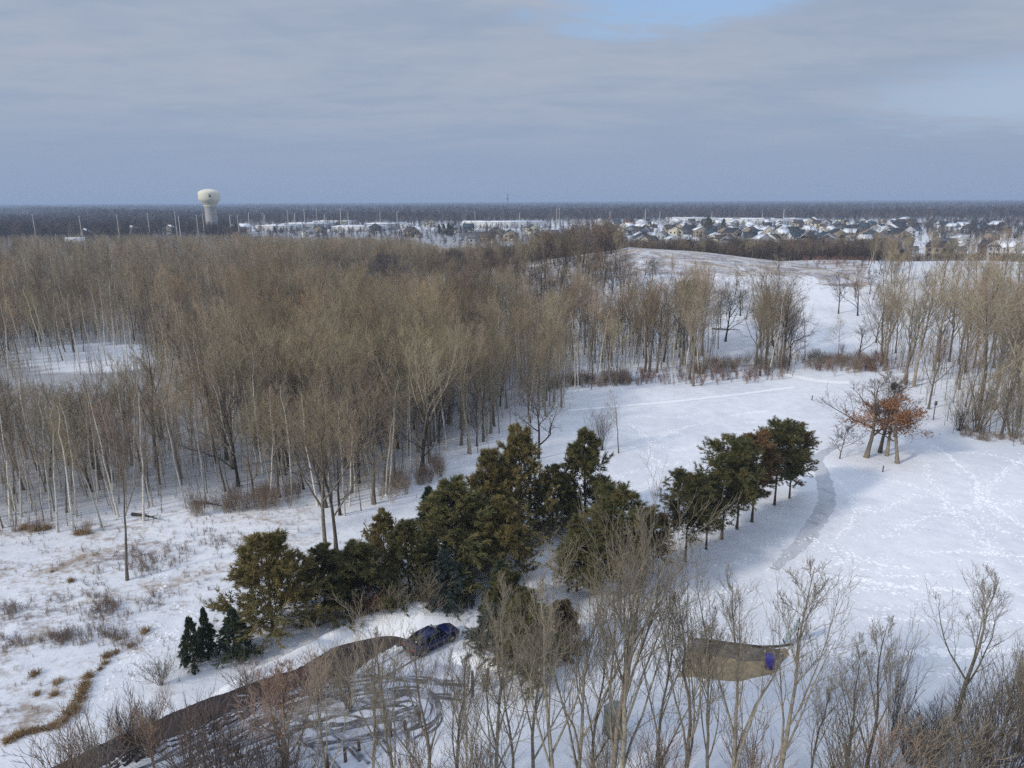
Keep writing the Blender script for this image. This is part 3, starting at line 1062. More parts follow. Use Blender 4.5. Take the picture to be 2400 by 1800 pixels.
WALK = [([(2193, 1046), (2250, 1090), (2287, 1125), (2298, 1162), (2400, 1234), (2460, 1270)], .30), ([(2070, 1259), (2164, 1216), (2237, 1200), (2287, 1176), (2341, 1118), (2378, 1089), (2440, 1050)], .26),
        ([(2171, 1078), (2179, 1122), (2211, 1154), (2215, 1183), (2237, 1205), (2287, 1256), (2309, 1277), (2396, 1321)], .25),
        ([(2142, 1292), (2270, 1294), (2396, 1303), (2500, 1310)], .24), ([(2041, 1115), (2157, 1143), (2215, 1176), (2287, 1220), (2310, 1260), (2320, 1330)], .22),
        ([(2034, 1450), (2200, 1451), (2420, 1459)], .24), ([(1940, 1529), (2100, 1528), (2250, 1524), (2430, 1520)], .42), ([(1940, 1538), (2150, 1537), (2430, 1528)], .3),
        ([(2052, 1428), (2164, 1417), (2200, 1405)], .2), ([(1900, 1345), (2020, 1360), (2160, 1381), (2215, 1381), (2330, 1400)], .34), ([(1980, 1580), (2100, 1579), (2360, 1583)], .2),
        ([(2000, 1330), (2100, 1350), (2250, 1350), (2400, 1370)], .24), ([(1900, 1380), (2000, 1375), (2120, 1390)], .28), ([(2240, 1060), (2320, 1065), (2400, 1085)], .25),
        ([(2300, 1170), (2350, 1180), (2440, 1170)], .3), ([(2290, 1130), (2300, 1200), (2340, 1240), (2420, 1270)], .26),
        ([(1990, 1170), (2060, 1200), (2130, 1160), (2170, 1165)], .2), ([(2010, 1190), (2110, 1180), (2145, 1160)], .2),
        ([(1480, 994), (1520, 1030), (1524, 1050), (1530, 1110), (1500, 1150), (1440, 1160)], .26), ([(1525, 1040), (1560, 1020), (1600, 1003), (1660, 990)], .24),
        ([(1530, 1040), (1590, 1055), (1640, 1040)], .2), ([(1530, 1075), (1590, 1100), (1620, 1080)], .22), ([(1430, 1000), (1500, 1060), (1560, 1100)], .18),
        ([(1440, 1120), (1500, 1100), (1590, 1085)], .2), ([(1470, 975), (1560, 978), (1640, 970)], .18), ([(1545, 1000), (1600, 1020), (1650, 1060)], .16),
        ([(1720, 974), (1760, 966), (1802, 965)], .3), ([(1740, 988), (1800, 990)], .22), ([(1560, 935), (1640, 930), (1700, 928)], .2),
        ([(385, 1310), (380, 1360), (383, 1400), (430, 1430), (455, 1440), (480, 1470)], .2), ([(455, 1440), (400, 1480), (330, 1540), (290, 1600), (230, 1650)], .2),
        ([(470, 1400), (500, 1430), (560, 1420)], .16), ([(290, 1480), (330, 1510), (380, 1500), (440, 1460)], .16), ([(420, 1490), (360, 1540), (300, 1590)], .18),
        ([(380, 1460), (320, 1520), (260, 1590), (210, 1640)], .2), ([(1900, 1260), (1960, 1290), (2050, 1320), (2130, 1330)], .3), ([(1870, 1320), (1930, 1330), (2010, 1300)], .28),
        ([(1700, 1240), (1800, 1215), (1840, 1180)], .2), ([(1650, 1330), (1720, 1320), (1790, 1300)], .24), ([(1700, 1380), (1650, 1420), (1620, 1500)], .24),
        ([(1950, 1120), (1990, 1150), (2000, 1220), (1960, 1260)], .26), ([(1945, 1090), (2000, 1105), (2060, 1130)], .24)]
for px, s in WALK:
    P = FL(px)
    clods(P, s * 0.95, 0.32, 0.16)
    clods(P, s * 0.55, 0.5, 0.35, 0.8)
    if s > 0.24:
        clods(P, s * 0.6, 0.4, 0.6, 0.8)
# loosely trampled snow beside the trail and round the oaks
for k in range(700):
    u_, v_ = g.uniform(1500, 2400), g.uniform(1060, 1560)
    if (u_ - 1900) * 0.9 + (v_ - 1290) * 1.3 > 380 or g.random() < 0.35:
        if g.random() > 0.30:
            continue
    x, y = flat(u_, v_)
    a = g.normal(0, 0.6)
    L = g.uniform(0.4, 1.6)
    clods([(x, y), (x + L * math.cos(a), y + L * math.sin(a))], g.uniform(0.08, 0.17), 0.4, 0.12)
prints = put('snow_footprints', mb.mesh('snow footprints', [M['snow_bright']], True))
tag(prints, kind='stuff')
# groomed ski track
mb = MB()
ribbon(mb, FL([(1330, 962), (1480, 950), (1600, 939), (1700, 928), (1780, 918), (1860, 908)]), 1.1, 0.02, jitter=0.12, seed=9)
ribbon(mb, FL([(1800, 874), (1860, 882), (1920, 893), (1990, 897)]), 2.6, 0.02, jitter=0.1, seed=10)
ski = put('ski_track', mb.mesh('ski track', [M['snow_bright']], True))
tag(ski, kind='structure')

# ------------------------------------------------------------------ scattering of uncountable growth
def scatter(name, pts, rz, scl, protos, seed=0, kind='stuff'):
    """one object: points that carry copies of the given meshes"""
    hold = []
    for i, me in enumerate(protos):
        hold.append(bpy.data.objects.new(name + '_form', me))
    pts = np.asarray(pts, np.float32).reshape(-1, 3)
    me = bpy.data.meshes.new(name)
    me.vertices.add(len(pts))
    me.vertices.foreach_set('co', pts.ravel())
    a = me.attributes.new('turn', 'FLOAT', 'POINT')
    a.data.foreach_set('value', np.asarray(rz, np.float32))
    scl = np.asarray(scl, np.float32)
    if scl.ndim == 1:
        scl = np.repeat(scl[:, None], 3, 1)
    a = me.attributes.new('size', 'FLOAT_VECTOR', 'POINT')
    a.data.foreach_set('vector', scl.ravel())
    a = me.attributes.new('form', 'INT', 'POINT')
    a.data.foreach_set('value', np.random.default_rng(seed).integers(0, len(protos), len(pts)).astype(np.int32))
    me.update()
    o = put(name, me)
    ng = bpy.data.node_groups.new(name, 'GeometryNodeTree')
    ng.interface.new_socket('Geometry', in_out='INPUT', socket_type='NodeSocketGeometry')
    ng.interface.new_socket('Geometry', in_out='OUTPUT', socket_type='NodeSocketGeometry')
    N, Lk = ng.nodes, ng.links
    gi, go = N.new('NodeGroupInput'), N.new('NodeGroupOutput')
    iop = N.new('GeometryNodeInstanceOnPoints')
    Lk.new(gi.outputs[0], iop.inputs['Points'])
    jn = N.new('GeometryNodeJoinGeometry')
    for h in hold:
        oi = N.new('GeometryNodeObjectInfo')
        oi.inputs['Object'].default_value = h
        oi.inputs['As Instance'].default_value = True
        Lk.new(oi.outputs['Geometry'], jn.inputs[0])
    Lk.new(jn.outputs[0], iop.inputs['Instance'])
    iop.inputs['Pick Instance'].default_value = True

    def attr(nm, ty):
        nd = N.new('GeometryNodeInputNamedAttribute')
        nd.data_type = ty
        nd.inputs['Name'].default_value = nm
        return nd.outputs['Attribute']
    Lk.new(attr('form', 'INT'), iop.inputs['Instance Index'])
    Lk.new(attr('size', 'FLOAT_VECTOR'), iop.inputs['Scale'])
    cx = N.new('ShaderNodeCombineXYZ')
    Lk.new(attr('turn', 'FLOAT'), cx.inputs[2])
    er = N.new('FunctionNodeEulerToRotation')
    Lk.new(cx.outputs[0], er.inputs[0])
    Lk.new(er.outputs[0], iop.inputs['Rotation'])
    Lk.new(iop.outputs[0], go.inputs[0])
    md = o.modifiers.new('spread', 'NODES')
    md.node_group = ng
    tag(o, kind=kind)
    return o


# ------------------------------------------------------------------ the woods
def plant(kit_, name, label, cat, loc, rz, s, group=None):
    """a tree of its own: an Empty at its foot with trunk and crown"""
    r = empty(name, loc, rz, s)
    tag(r, label, cat, group)
    tk_ = put('trunk', kit_['trunk'], r)
    if not isinstance(s, (int, float)) and s[0] > s[2] * 1.1:
        tk_.scale = (s[2] / s[0], s[2] / s[0], 1)
    put('crown', kit_['crown'], r)
    return r


g = np.random.default_rng(77)
cand = []
# jittered grid in the world, denser near than far
for (y0, y1, stp) in ((55, 135, 2.45), (135, 230, 2.8), (230, 420, 4.0), (420, 640, 6.0)):
    ys = np.arange(y0, y1, stp)
    for y in ys:
        hw = y * 0.80 + 10
        xs = np.arange(-hw, hw, stp)
        x = xs + g.uniform(-0.5, 0.5, len(xs)) * stp * 1.1
        yy = y + g.uniform(-0.5, 0.5, len(xs)) * stp * 1.1
        cand.append(np.c_[x, yy])
cand = np.concatenate(cand)
cz = terrain(cand[:, 0], cand[:, 1])
cu, cvv = project(cand[:, 0], cand[:, 1], cz)
ok = (cvv < edge_v(cu)) & (cu > -140) & (cu < 2540)
ok &= ~((in_poly(cu, cvv, CLEAR_H) | in_poly(cu, cvv, CLEAR_T)) & (cand[:, 1] < 300))
D = cand[:, 1]
hz = cz
# clumping
def lump(x, y, s, ph):
    return np.sin(x / s + ph) * np.sin(y / s * 1.1 + 2 * ph) + 0.6 * np.sin(x / s * 2.3 + y / s * 1.7 + ph)


lum = lump(cand[:, 0], cand[:, 1], 14.0, 1.3)
wob = 45 * np.sin(cand[:, 0] * 0.23) + 45 * np.sin(cand[:, 1] * 0.31 + 1)
prob = np.full(len(cand), 0.84)
prob[(cu < 1000) & (lum < -0.6)] = 0.4
clear = in_poly(cu + wob, cvv + wob * 0.25, CLEAR_L)
prob[clear] = 0.22
hill = hz > 0.8
prob[hill] = np.where(cu[hill] < 1500, 0.92, 0.50)
prob[hill & (D > 205)] = np.where(cu[hill & (D > 205)] < 1470, 0.8, 0.26)
prob[hill & (D > 228) & (cu > 1460)] = 0.02
prob[(cu > 1040) & (cu < 1500) & ~hill & (cvv > 850)] = 0.66
prob[(cu > 1350) & (cu < 1870) & (cvv > 872)] = 0.2
prob[hill & (cu > 1500) & (cu < 1870) & (D < 222)] = np.where(cu[hill & (cu > 1500) & (cu < 1870) & (D < 222)] < 1640, 0.5, 0.2)
hc = hill & (cu > 1320) & (D < 228)
prob[hc] *= np.where(lump(cand[hc, 0], cand[hc, 1], 8.5, 0.9) > 0.0, 1.15, 0.22)
crest = (D > 232) & (D < 305) & (cu > 1225) & (cu < 1445)
prob[crest] = 0.75
right = cu > 2030
prob[right & (D < 260)] = 0.25
prob[right & hill] = 0.20
prob[(cu > 2150) & (cu < 2240) & (cvv > 790) & (D < 200)] = 0.02
prob[(cu > 2090) & (cu < 2180) & (cvv > 700) & (D < 210)] = 0.06
# behind the hill: dark belt, then the town
beh = (D > 305) & (cu > 1340)
prob[beh] = 0.0
belt = beh & (D > 318) & (D < 400) & (cu < 2060)
prob[belt] = 0.85
prob[beh & (D > 330) & (D < 440) & (cu >= 2060)] = 0.5
prob[(D > 440) & (cu > 1340)] = 0.0
prob[(D > 470) & (cu > 960) & (cu <= 1340)] = 0.22
prob[(D > 540) & (cu > 560)] = 0.25
ok &= g.random(len(cand)) < prob
cand, cu, cvv, D, hz = cand[ok], cu[ok], cvv[ok], D[ok], hz[ok]
order = np.argsort(D)
cand, cu, cvv, D, hz = cand[order], cu[order], cvv[order], D[order], hz[order]
print('forest trees', len(cand))
N_IND = 290
pool = {}
ind = 0
POOLS = {'asp': ASP, 'cot': COT, 'cotl': COTL, 'dark': DARK, 'thin': THIN}
NOM = {'asp': 15.0, 'cot': 20.0, 'cotl': 20.0, 'dark': 11.5, 'thin': 13.0}
WORDS = {'asp': 'pale barked bare aspen', 'cot': 'upswept grey brown bare tree', 'cotl': 'light barked olive crowned tree',
         'dark': 'dark twiggy bare tree', 'thin': 'slender grey bare sapling'}
first = {}
for i in range(len(cand)):
    x, y = cand[i]
    u, v, d, z = cu[i], cvv[i], D[i], hz[i]
    r = g.random()
    if u > 2030 and d < 300:
        k = 'cotl' if r < 0.30 else 'cot' if r < 0.62 else 'thin' if r < 0.82 else 'dark'
    elif d > 300 and u > 1290:
        k = 'dark' if r < 0.88 else 'cot'
    elif z > 0.8:
        k = 'dark' if r < 0.66 else 'cot' if r < 0.80 else 'thin'
    elif u < 560:
        k = 'asp' if r < 0.60 else 'thin' if r < 0.80 else 'cot' if r < 0.92 else 'dark'
    else:
        k = 'asp' if r < 0.34 else 'cot' if r < 0.60 else 'cotl' if r < 0.77 else 'thin' if r < 0.91 else 'dark'
    hh = {'asp': g.uniform(10, 17.5), 'cot': g.uniform(11.5, 21), 'cotl': g.uniform(12, 21), 'dark': g.uniform(8, 13), 'thin': g.uniform(7, 14)}[k]
    if d < 82 and u < 1000:
        hh *= 0.9
    if d > 300:
        if u > 1340:
            k_ = 0.0515 if u < 2060 else 0.073
            hh = min(hh * 1.4, (CAM_H - d * k_ - z) * g.uniform(0.72, 1.06))
            if hh < 2.5:
                continue
        else:
            k_ = np.interp(u, [0, 560, 700, 960, 1040, 1230, 1340], [0.042, 0.042, 0.047, 0.048, 0.062, 0.058, 0.040])
            hh = min(hh * 0.95, max(CAM_H - d * k_ - z, 3.0) * g.uniform(0.75, 1.08))
    if 1225 < u < 1445 and 232 < d < 305:
        hh = g.uniform(9.5, 13.5)
    elif z > 0.8 and d < 300:
        hh *= 0.72 if u < 2030 else 0.9
        if d > 200 and u > 1480:
            hh *= 0.75
    # the low open wood before the left clearing
    if u < 520 and 92 < d < 150 and g.random() < (520 - u) / 160:
        hh = min(hh, (CAM_H - d * math.tan(R(14.4))) * g.uniform(0.75, 1.12))
        if hh < 3.0:
            continue
    if 1020 < u < 1500 and 100 < d < 165 and z < 0.8:
        hh *= 0.86
    s = hh / NOM[k]
    s3 = (s * g.uniform(0.9, 1.1), s * g.uniform(0.9, 1.1), s)
    rz = g.uniform(0, 6.28)
    forms = POOLS[k]
    fi = int(g.integers(len(forms)))
    if ind < N_IND:
        if u > 2030:
            where, grp = 'in the right hand wood', 'trees of the right hand wood'
        elif z > 0.8 or (u > 1290 and v < 935):
            where, grp = 'at the snowy hill foot', 'trees at the foot of the hill'
        elif u > 880:
            where, grp = 'in the wood behind the evergreens', 'trees behind the evergreens'
        elif u > 420:
            where, grp = 'in the wood above the meadow', 'trees along the upper meadow edge'
        else:
            where, grp = 'at the left wood edge', 'trees at the left wood edge'
        size = 'very tall' if hh > 18.5 else 'tall' if hh > 15.5 else 'middling' if hh > 12 else 'short' if hh > 7 else 'tiny'
        if where.endswith('left wood edge'):
            where = 'left of the lone tree' if u < 230 else 'behind the lone meadow tree' if u < 330 else 'right behind the lone meadow tree'
        elif where.endswith('meadow'):
            where = 'above the upper meadow' if u < 600 else 'left of the twin trees' if u < 740 else 'behind the twin trees'
        elif where.endswith('evergreens'):
            where = 'behind the small reddish spruce' if u < 1030 else 'behind the tallest evergreens'
        deep = 'at the wood front' if v > edge_v(u) - 45 else 'further in'
        lab = size + ' ' + WORDS[k] + ' ' + where + ', ' + deep
        key = (k, fi)
        if key not in first:
            root = plant(forms[fi], 'bare_tree', lab, 'tree', (x, y, z), rz, s3, grp + ': ' + lab)
            first[key] = (root, list(root.children))
        else:
            root = copy_thing(first[key][0], first[key][1], (x, y, z), rz, s3)
            tag(root, lab, 'tree', grp + ': ' + lab)
        ind += 1
    else:
        pool.setdefault(k, []).append((x, y, z, rz) + s3)
for k, lst in pool.items():
    A = np.array(lst)
    scatter({'asp': 'aspen_woods', 'cot': 'grey_woods', 'cotl': 'olive_woods', 'dark': 'dark_woods', 'thin': 'sapling_woods'}[k],
            A[:, :3], A[:, 3], A[:, 4:7], [f['all'] for f in POOLS[k]], seed=len(k))


# understorey of thin poles between the trees
g = np.random.default_rng(88)
n_ = 12500
yy_ = np.sqrt(g.uniform(62 ** 2, 330 ** 2, n_ * 2))
xx_ = g.uniform(-0.80, 0.80, n_ * 2) * yy_
zz_ = terrain(xx_, yy_)
su, sv = project(xx_, yy_, zz_)
ok_ = (sv < edge_v(su) + 4) & (su > -120) & (su < 2520) & ~in_poly(su, sv, CLEAR_H)
pr_ = np.where(zz_ > 0.8, np.where(su < 1480, 0.30, 0.14), 0.62)
pr_[in_poly(su, sv, CLEAR_L)] = 0.05
pr_[(zz_ > 0.8) & (yy_ > 225)] = 0.02
pr_[(zz_ > 0.8) & (su > 1400)] *= 0.45
pr_[in_poly(su, sv, CLEAR_T)] = 0.0
pr_[yy_ > 290] *= np.where(su[yy_ > 290] > 1250, 0, 1)
pr_[(lump(xx_, yy_, 9.0, 2.2) < -0.3)] *= 0.35
ok_ &= g.random(len(yy_)) < pr_
sc_h = g.uniform(0.45, 1.25, len(yy_))
sc_h = np.where((su < 520) & (yy_ > 88) & (yy_ < 150), np.minimum(sc_h, 0.8), sc_h)
scatter('sapling_thicket', np.c_[xx_, yy_, zz_][ok_], g.uniform(0, 6.28, ok_.sum()), sc_h[ok_], [k_['all'] for k_ in SAP], 3)

# ------------------------------------------------------------------ single trees that stand out
def depth_at(x, y, z=0.0):
    return y * cp - (z - CAM_H) * sp


def stand(kit_, name, label, cat, u, vb, vt, wpx=None, rz=0.0, group=None, wz=1.0):
    """a tree whose foot and top are read from the photograph; width in photograph pixels"""
    x, y, z = G(u, vb)
    top = at_range(u, vt, y)[2]
    hh = (top - z) * wz
    co = np.empty(len(kit_['crown'].vertices) * 3, np.float32)
    kit_['crown'].vertices.foreach_get('co', co)
    co = co.reshape(-1, 3)
    hn = co[:, 2].max()
    s = hh / hn
    sx = s
    if wpx:
        wn = np.percentile(np.abs(co[:, 0]), 98.8) + np.percentile(np.abs(co[:, 1]), 98.8)
        sx = wpx / FPX * depth_at(x, y, z + hh / 2) / wn
    return plant(kit_, name, label, cat, (x, y, z), rz, (sx, sx, s), group)


LONE = cottonwood(610, 16.0, ('bark', 'bark_light', 'twig_grey'), (0.35, 0.85), 5, 0.35, 8, 6, 4, 0.2)
stand(LONE, 'bare_tree', 'lone straight trunked tree standing out in the snowy meadow before the wood', 'tree', 298, 1360, 930, 150, 1.0)
stand(COT[0], 'bare_tree', 'left stem of the tall twin trees behind the broad olive pine', 'tree', 763, 1300, 870, 250, 0.4)
stand(COT[2], 'bare_tree', 'right stem of the tall twin trees behind the broad olive pine', 'tree', 788, 1296, 890, 250, 2.4)
BEND = roundtree(640, 12.0, ('bark_dark', 'bark_dark', 'twig_grey'), nl=8, spread=0.85, n4=4)
stand(BEND, 'bare_tree', 'wide bare tree leaning over the snow field behind the tallest evergreen', 'tree', 1262, 1075, 880, 190, 0.2)
stand(THIN[0], 'bare_tree', 'thin bare sapling at the left corner of the white snow field', 'tree', 1450, 1062, 915, 70, 0.2)
stand(shrub(650, 6.0, 22, ('bark_dark', 'twig_dark', 'twig_grey'), 0.22), 'bare_shrub', 'tall many stemmed shrub beside the thin sapling at the snow field corner', 'shrub', 1412, 1055, 935, 80, 0.3)
# trees on the open hill slope
SLOPE = [(1625, 905, 640, 120, COT[1], 'tall tree with upswept limbs in the reddish brush under the hill'), (1650, 870, 700, 100, THIN[0], 'slim tree above the reddish brush left of the cleared hill track'),
         (1772, 858, 690, 90, THIN[1], 'slim small tree low on the hill left of the cleared track'), (1783, 815, 690, 95, DARK[0], 'dark tree half way up the hill behind a slim small tree'),
         (1834, 858, 640, 150, DARK[1], 'broad dark forked tree low on the hill left of the cleared track'), (1887, 835, 710, 70, THIN[0], 'slender pair like tree right beside the cleared track'),
         (1965, 850, 735, 85, THIN[1], 'small slim tree right of the cleared hill track above the tan weeds'), (2012, 842, 740, 90, DARK[0], 'small crooked dark tree above the reddish thicket'),
         (1965, 735, 620, 80, DARK[1], 'dark tree high on the hill right of the cleared track'), (2010, 740, 625, 80, DARK[0], 'dark tree high on the hill beside the leaning olive tree'),
         (1823, 634, 590, 60, DARK[0], 'single low bushy tree near the crest of the hill'), (1700, 800, 650, 100, DARK[0], 'dark tree on the hill above a fallen branch'),
         (1735, 740, 640, 90, DARK[1], 'dark rounded tree high on the hill left of the track')]
for i, (u, vb, vt, wp, kt, lab) in enumerate(SLOPE):
    stand(kt, 'bare_tree', lab, 'tree', u, vb, vt, wp, i * 1.3)
# the big trees right of the oaks
stand(COTL[0], 'bare_tree', 'tall thick trunked tree with leaning side stems behind the oaks', 'tree', 2141, 905, 600, 190, 0.5)
stand(COTL[1], 'bare_tree', 'slim leaning stem left of the thick trunked tree behind the oaks', 'tree', 2118, 898, 640, 120, 2.0)
stand(COT[0], 'bare_tree', 'dark trunked tall tree beside the snowy lane right of the oaks', 'tree', 2188, 870, 620, 140, 1.5)
stand(COT[1], 'bare_tree', 'tall tree leaning left further up the snowy lane', 'tree', 2224, 848, 610, 150, 3.5)
stand(COT[2], 'bare_tree', 'huge spreading olive crowned tree at the right hand wood edge', 'tree', 2290, 985, 570, 330, 2.2)
stand(COTL[1], 'bare_tree', 'huge olive crowned tree at the picture edge beyond the snow field', 'tree', 2385, 1000, 560, 330, 4.2)
stand(SHR[1], 'bare_shrub', 'tall tan thicket at the foot of the right hand wood', 'shrub', 2290, 1012, 850, 140, 2.2)
stand(SHR[3], 'bare_shrub', 'grey low shrub at the corner of the right hand wood', 'shrub', 2247, 1010, 930, 80, 1.2)
stand(SHR[1], 'bare_shrub', 'warm tan tall thicket at the right edge of the snow field', 'shrub', 2375, 1025, 860, 150, 3.9)


# fallen trunks
for i, (u0, v0, u1, v1, lab) in enumerate(((310, 1208, 368, 1226, 'dark fallen trunk lying at the wood front right of the lone meadow tree'), (455, 1180, 520, 1196, 'fallen log lying in the snow before the wood above the upper meadow'),
                                           (1668, 772, 1735, 778, 'fallen dead trunk lying on the snowy hill slope beside the cleared patch'))):
    a_, b_ = np.array(G(u0, v0)), np.array(G(u1, v1))
    t_ = np.linspace(0, 1, 7)[:, None]
    P_ = a_ + (b_ - a_) * t_ + np.c_[np.zeros(7), 0.25 * np.sin(t_[:, 0] * 3), 0.18 + 0.35 * t_[:, 0]] - a_
    lg = {'P': P_[None], 'R': np.linspace(0.2, 0.06, 7)[None], 'L': np.array([np.linalg.norm(b_ - a_)])}
    br = grow(lg, 7, 0.3, 0.95, 0.8, 0.22, 0.4, 4, 0.2, 0.15, 0.4, 0.015, seed=20 + i)
    m = MB()
    m.tubes(lg['P'], lg['R'], 7)
    m.tubes(br['P'], br['R'], 4)
    tag(put('fallen_log', m.mesh('fallen log', [M['bark_dark']], True), None, tuple(a_)), lab, 'log')

# evergreens
JP = [jackpine(700 + 10 * i, 9.0, ('needle_olive', 'needle', 'needle_olive', 'needle')[i], (1.0, 0.9, 1.1, 0.8)[i]) for i in range(4)]
JB = jackpine(745, 8.0, 'needle_brown', 0.7, 0.04)
RP = [redpine(760 + 10 * i, 12.0, ('needle', 'needle', 'needle_rust')[i], wide=(1.0, 1.1, 1.0)[i]) for i in range(3)]
RB = redpine(795, 12.0, 'needle_brown', wide=0.75, nb=50)
SP = [spruce(810, 5.0), spruce(820, 5.0, 'needle_spruce', 1.15)]
SB = spruce(830, 5.0, 'needle_blue', 1.1)
EVER = [
    (JP[0], 'pine_tree', 640, 1482, 1238, 255, 'big broad olive pine at the left end of the evergreens, bushy to the ground'),
    (JP[1], 'pine_tree', 762, 1425, 1275, 170, 'low spreading dark pine just right of the big broad olive pine'),
    (JP[3], 'pine_tree', 850, 1430, 1265, 175, 'low wide green pine beside the road bend left of the mass of evergreens'),
    (JP[2], 'pine_tree', 905, 1350, 1190, 130, 'thin ragged pine with snow showing through below the twin trees'),
    (JP[1], 'pine_tree', 960, 1395, 1215, 170, 'dense dark pine left behind the blue spruce'),
    (JP[3], 'pine_tree', 1075, 1350, 1115, 220, 'wide green pine forming the left shoulder of the evergreen mass'),
    (JP[0], 'pine_tree', 1160, 1275, 1050, 185, 'rusty olive pine left of the tallest evergreen'),
    (JP[2], 'pine_tree', 1222, 1250, 988, 190, 'tallest evergreen with a pointed olive top in the mass'),
    (JP[1], 'pine_tree', 1295, 1243, 1085, 125, 'dark green pine with bare stems low, right of the tallest evergreen'),
    (JP[3], 'pine_tree', 1372, 1238, 998, 150, 'tall evergreen at the right end of the mass beside the snow field'),
    (JP[0], 'pine_tree', 1180, 1345, 1160, 190, 'olive pine in front of the middle of the evergreen mass'),
    (SP[0], 'spruce_tree', 1008, 1250, 1135, 75, 'small narrow spruce with a dark reddish top by the wood'),
    (SB, 'spruce_tree', 1046, 1420, 1285, 115, 'pale blue green spruce in front of the evergreen mass'),
    (SP[1], 'spruce_tree', 1172, 1430, 1310, 105, 'blue tinged spruce in front of a purple shaded snow patch'),
    (JP[1], 'juniper_tree', 1195, 1460, 1335, 140, 'rounded olive juniper behind the snow banked low evergreens'),
    (SB, 'spruce_tree', 1155, 1510, 1415, 125, 'short grey green spruce right of the parked blue car'),
    (JP[3], 'juniper_tree', 1240, 1572, 1385, 165, 'dark olive juniper nearest the car park end'),
    (JB, 'juniper_tree', 1312, 1525, 1405, 110, 'pointed brownish juniper right of the dark olive one'),
    (SP[0], 'spruce_tree', 457, 1563, 1440, 60, 'front one of the two small spruces in the snow left of the road'),
    (SP[0], 'spruce_tree', 489, 1540, 1418, 46, 'slimmer taller spruce just behind the front small spruce'),
    (SP[1], 'spruce_tree', 552, 1540, 1422, 96, 'wide small spruce at the foot of the big broad olive pine'),
    (RP[0], 'pine_tree', 1452, 1402, 1138, 165, 'round crowned tall pine behind the bare trees left of the pine row'),
    (JP[3], 'pine_tree', 1352, 1385, 1200, 110, 'pale green pine left of the round crowned tall pine'),
    (RP[1], 'pine_tree', 1390, 1395, 1215, 165, 'bushy pine between the pale green pine and the round crowned one'),
    (RP[2], 'pine_tree', 1530, 1345, 1190, 115, 'rust tinged pine half hidden behind bare twigs before the pine row'),
    (RP[0], 'pine_tree', 1606, 1316, 1098, 122, 'nearest pine of the row beside the snowy trail'),
    (RP[1], 'pine_tree', 1655, 1287, 1095, 105, 'second pine of the row beside the trail, mostly hidden crown'),
    (RP[1], 'pine_tree', 1691, 1263, 1008, 140, 'tall wide dark green pine in the middle of the row'),
    (RP[0], 'pine_tree', 1727, 1240, 1030, 95, 'slim green pine behind the rusty one in the row'),
    (RB, 'pine_tree', 1762, 1223, 1003, 100, 'dying rusty brown pine in the row beside the trail'),
    (RP[1], 'pine_tree', 1815, 1184, 970, 125, 'tall green topped pine near the far end of the row'),
    (RP[2], 'pine_tree', 1850, 1168, 990, 118, 'brownish pine at the far end of the row next to the trail bend'),
]
for i, (kt, nm, u, vb, vt, wp, lab) in enumerate(EVER):
    stand(kt, nm, lab, 'pine tree' if nm == 'pine_tree' else 'juniper' if nm == 'juniper_tree' else 'spruce tree', u, vb, vt, wp, i * 1.7,
          'pines in the row beside the trail' if 1600 < u < 1850 else 'evergreens in the middle' if u > 600 else 'small spruces')


# oaks with some brown leaves left
def leaf_mesh(name, pts, g, n, size, mat):
    N = len(pts)
    p = np.repeat(pts, n, 0) + g.normal(0, 0.24, (N * n, 3))
    d = g.normal(0, 1, p.shape)
    d[:, 2] -= 0.4
    d /= np.linalg.norm(d, axis=1, keepdims=True)
    s = np.cross(d, g.normal(0, 1, d.shape))
    s /= np.linalg.norm(s, axis=1, keepdims=True)
    L = size * g.uniform(0.6, 1.3, (N * n, 1))
    v = np.stack([p, p + d * L * 0.5 + s * L * 0.42, p + d * L, p + d * L * 0.5 - s * L * 0.42], 1)
    m = MB()
    m.add(v.reshape(-1, 3), q=np.arange(N * n * 4).reshape(-1, 4))
    return m.mesh(name, [M[mat]])


OAK = [roundtree(850, 11.0, ('bark', 'bark_oak', 'twig_oak'), nl=10, spread=0.95, r=0.28, f0=0.24, lf=0.66), roundtree(860, 11.5, ('bark', 'bark_oak', 'twig_oak'), nl=9, spread=0.8, r=0.26, f0=0.2, lf=0.62),
       roundtree(870, 10.0, ('bark', 'bark_oak', 'twig_oak'), nl=11, spread=0.85, r=0.26, f0=0.24, lf=0.60)]
g = np.random.default_rng(91)


def clump(p, ztop, soft):
    q_ = 0.5 + 0.28 * (np.sin(p[:, 0] * 2.1 + p[:, 2] * 1.3) + np.sin(p[:, 1] * 2.4 - p[:, 2] * 1.9 + 1.0))
    return g.random(len(p)) < np.clip((ztop - p[:, 2]) / soft, 0, 1) * np.clip(q_ * 1.3, 0.05, 1)


def oak(k, u, vb, vt, wpx, rz, lab, sel, nleaf):
    r = stand(OAK[k], 'oak_tree', lab, 'oak tree', u, vb, vt, wpx, rz, 'oaks beside the trail')
    pts = OAK[k]['tips4'][:, 1]
    keep = sel(pts)
    put('foliage', leaf_mesh('oak foliage', pts[keep], g, nleaf, 0.17, 'oak_leaf'), r)
    return r


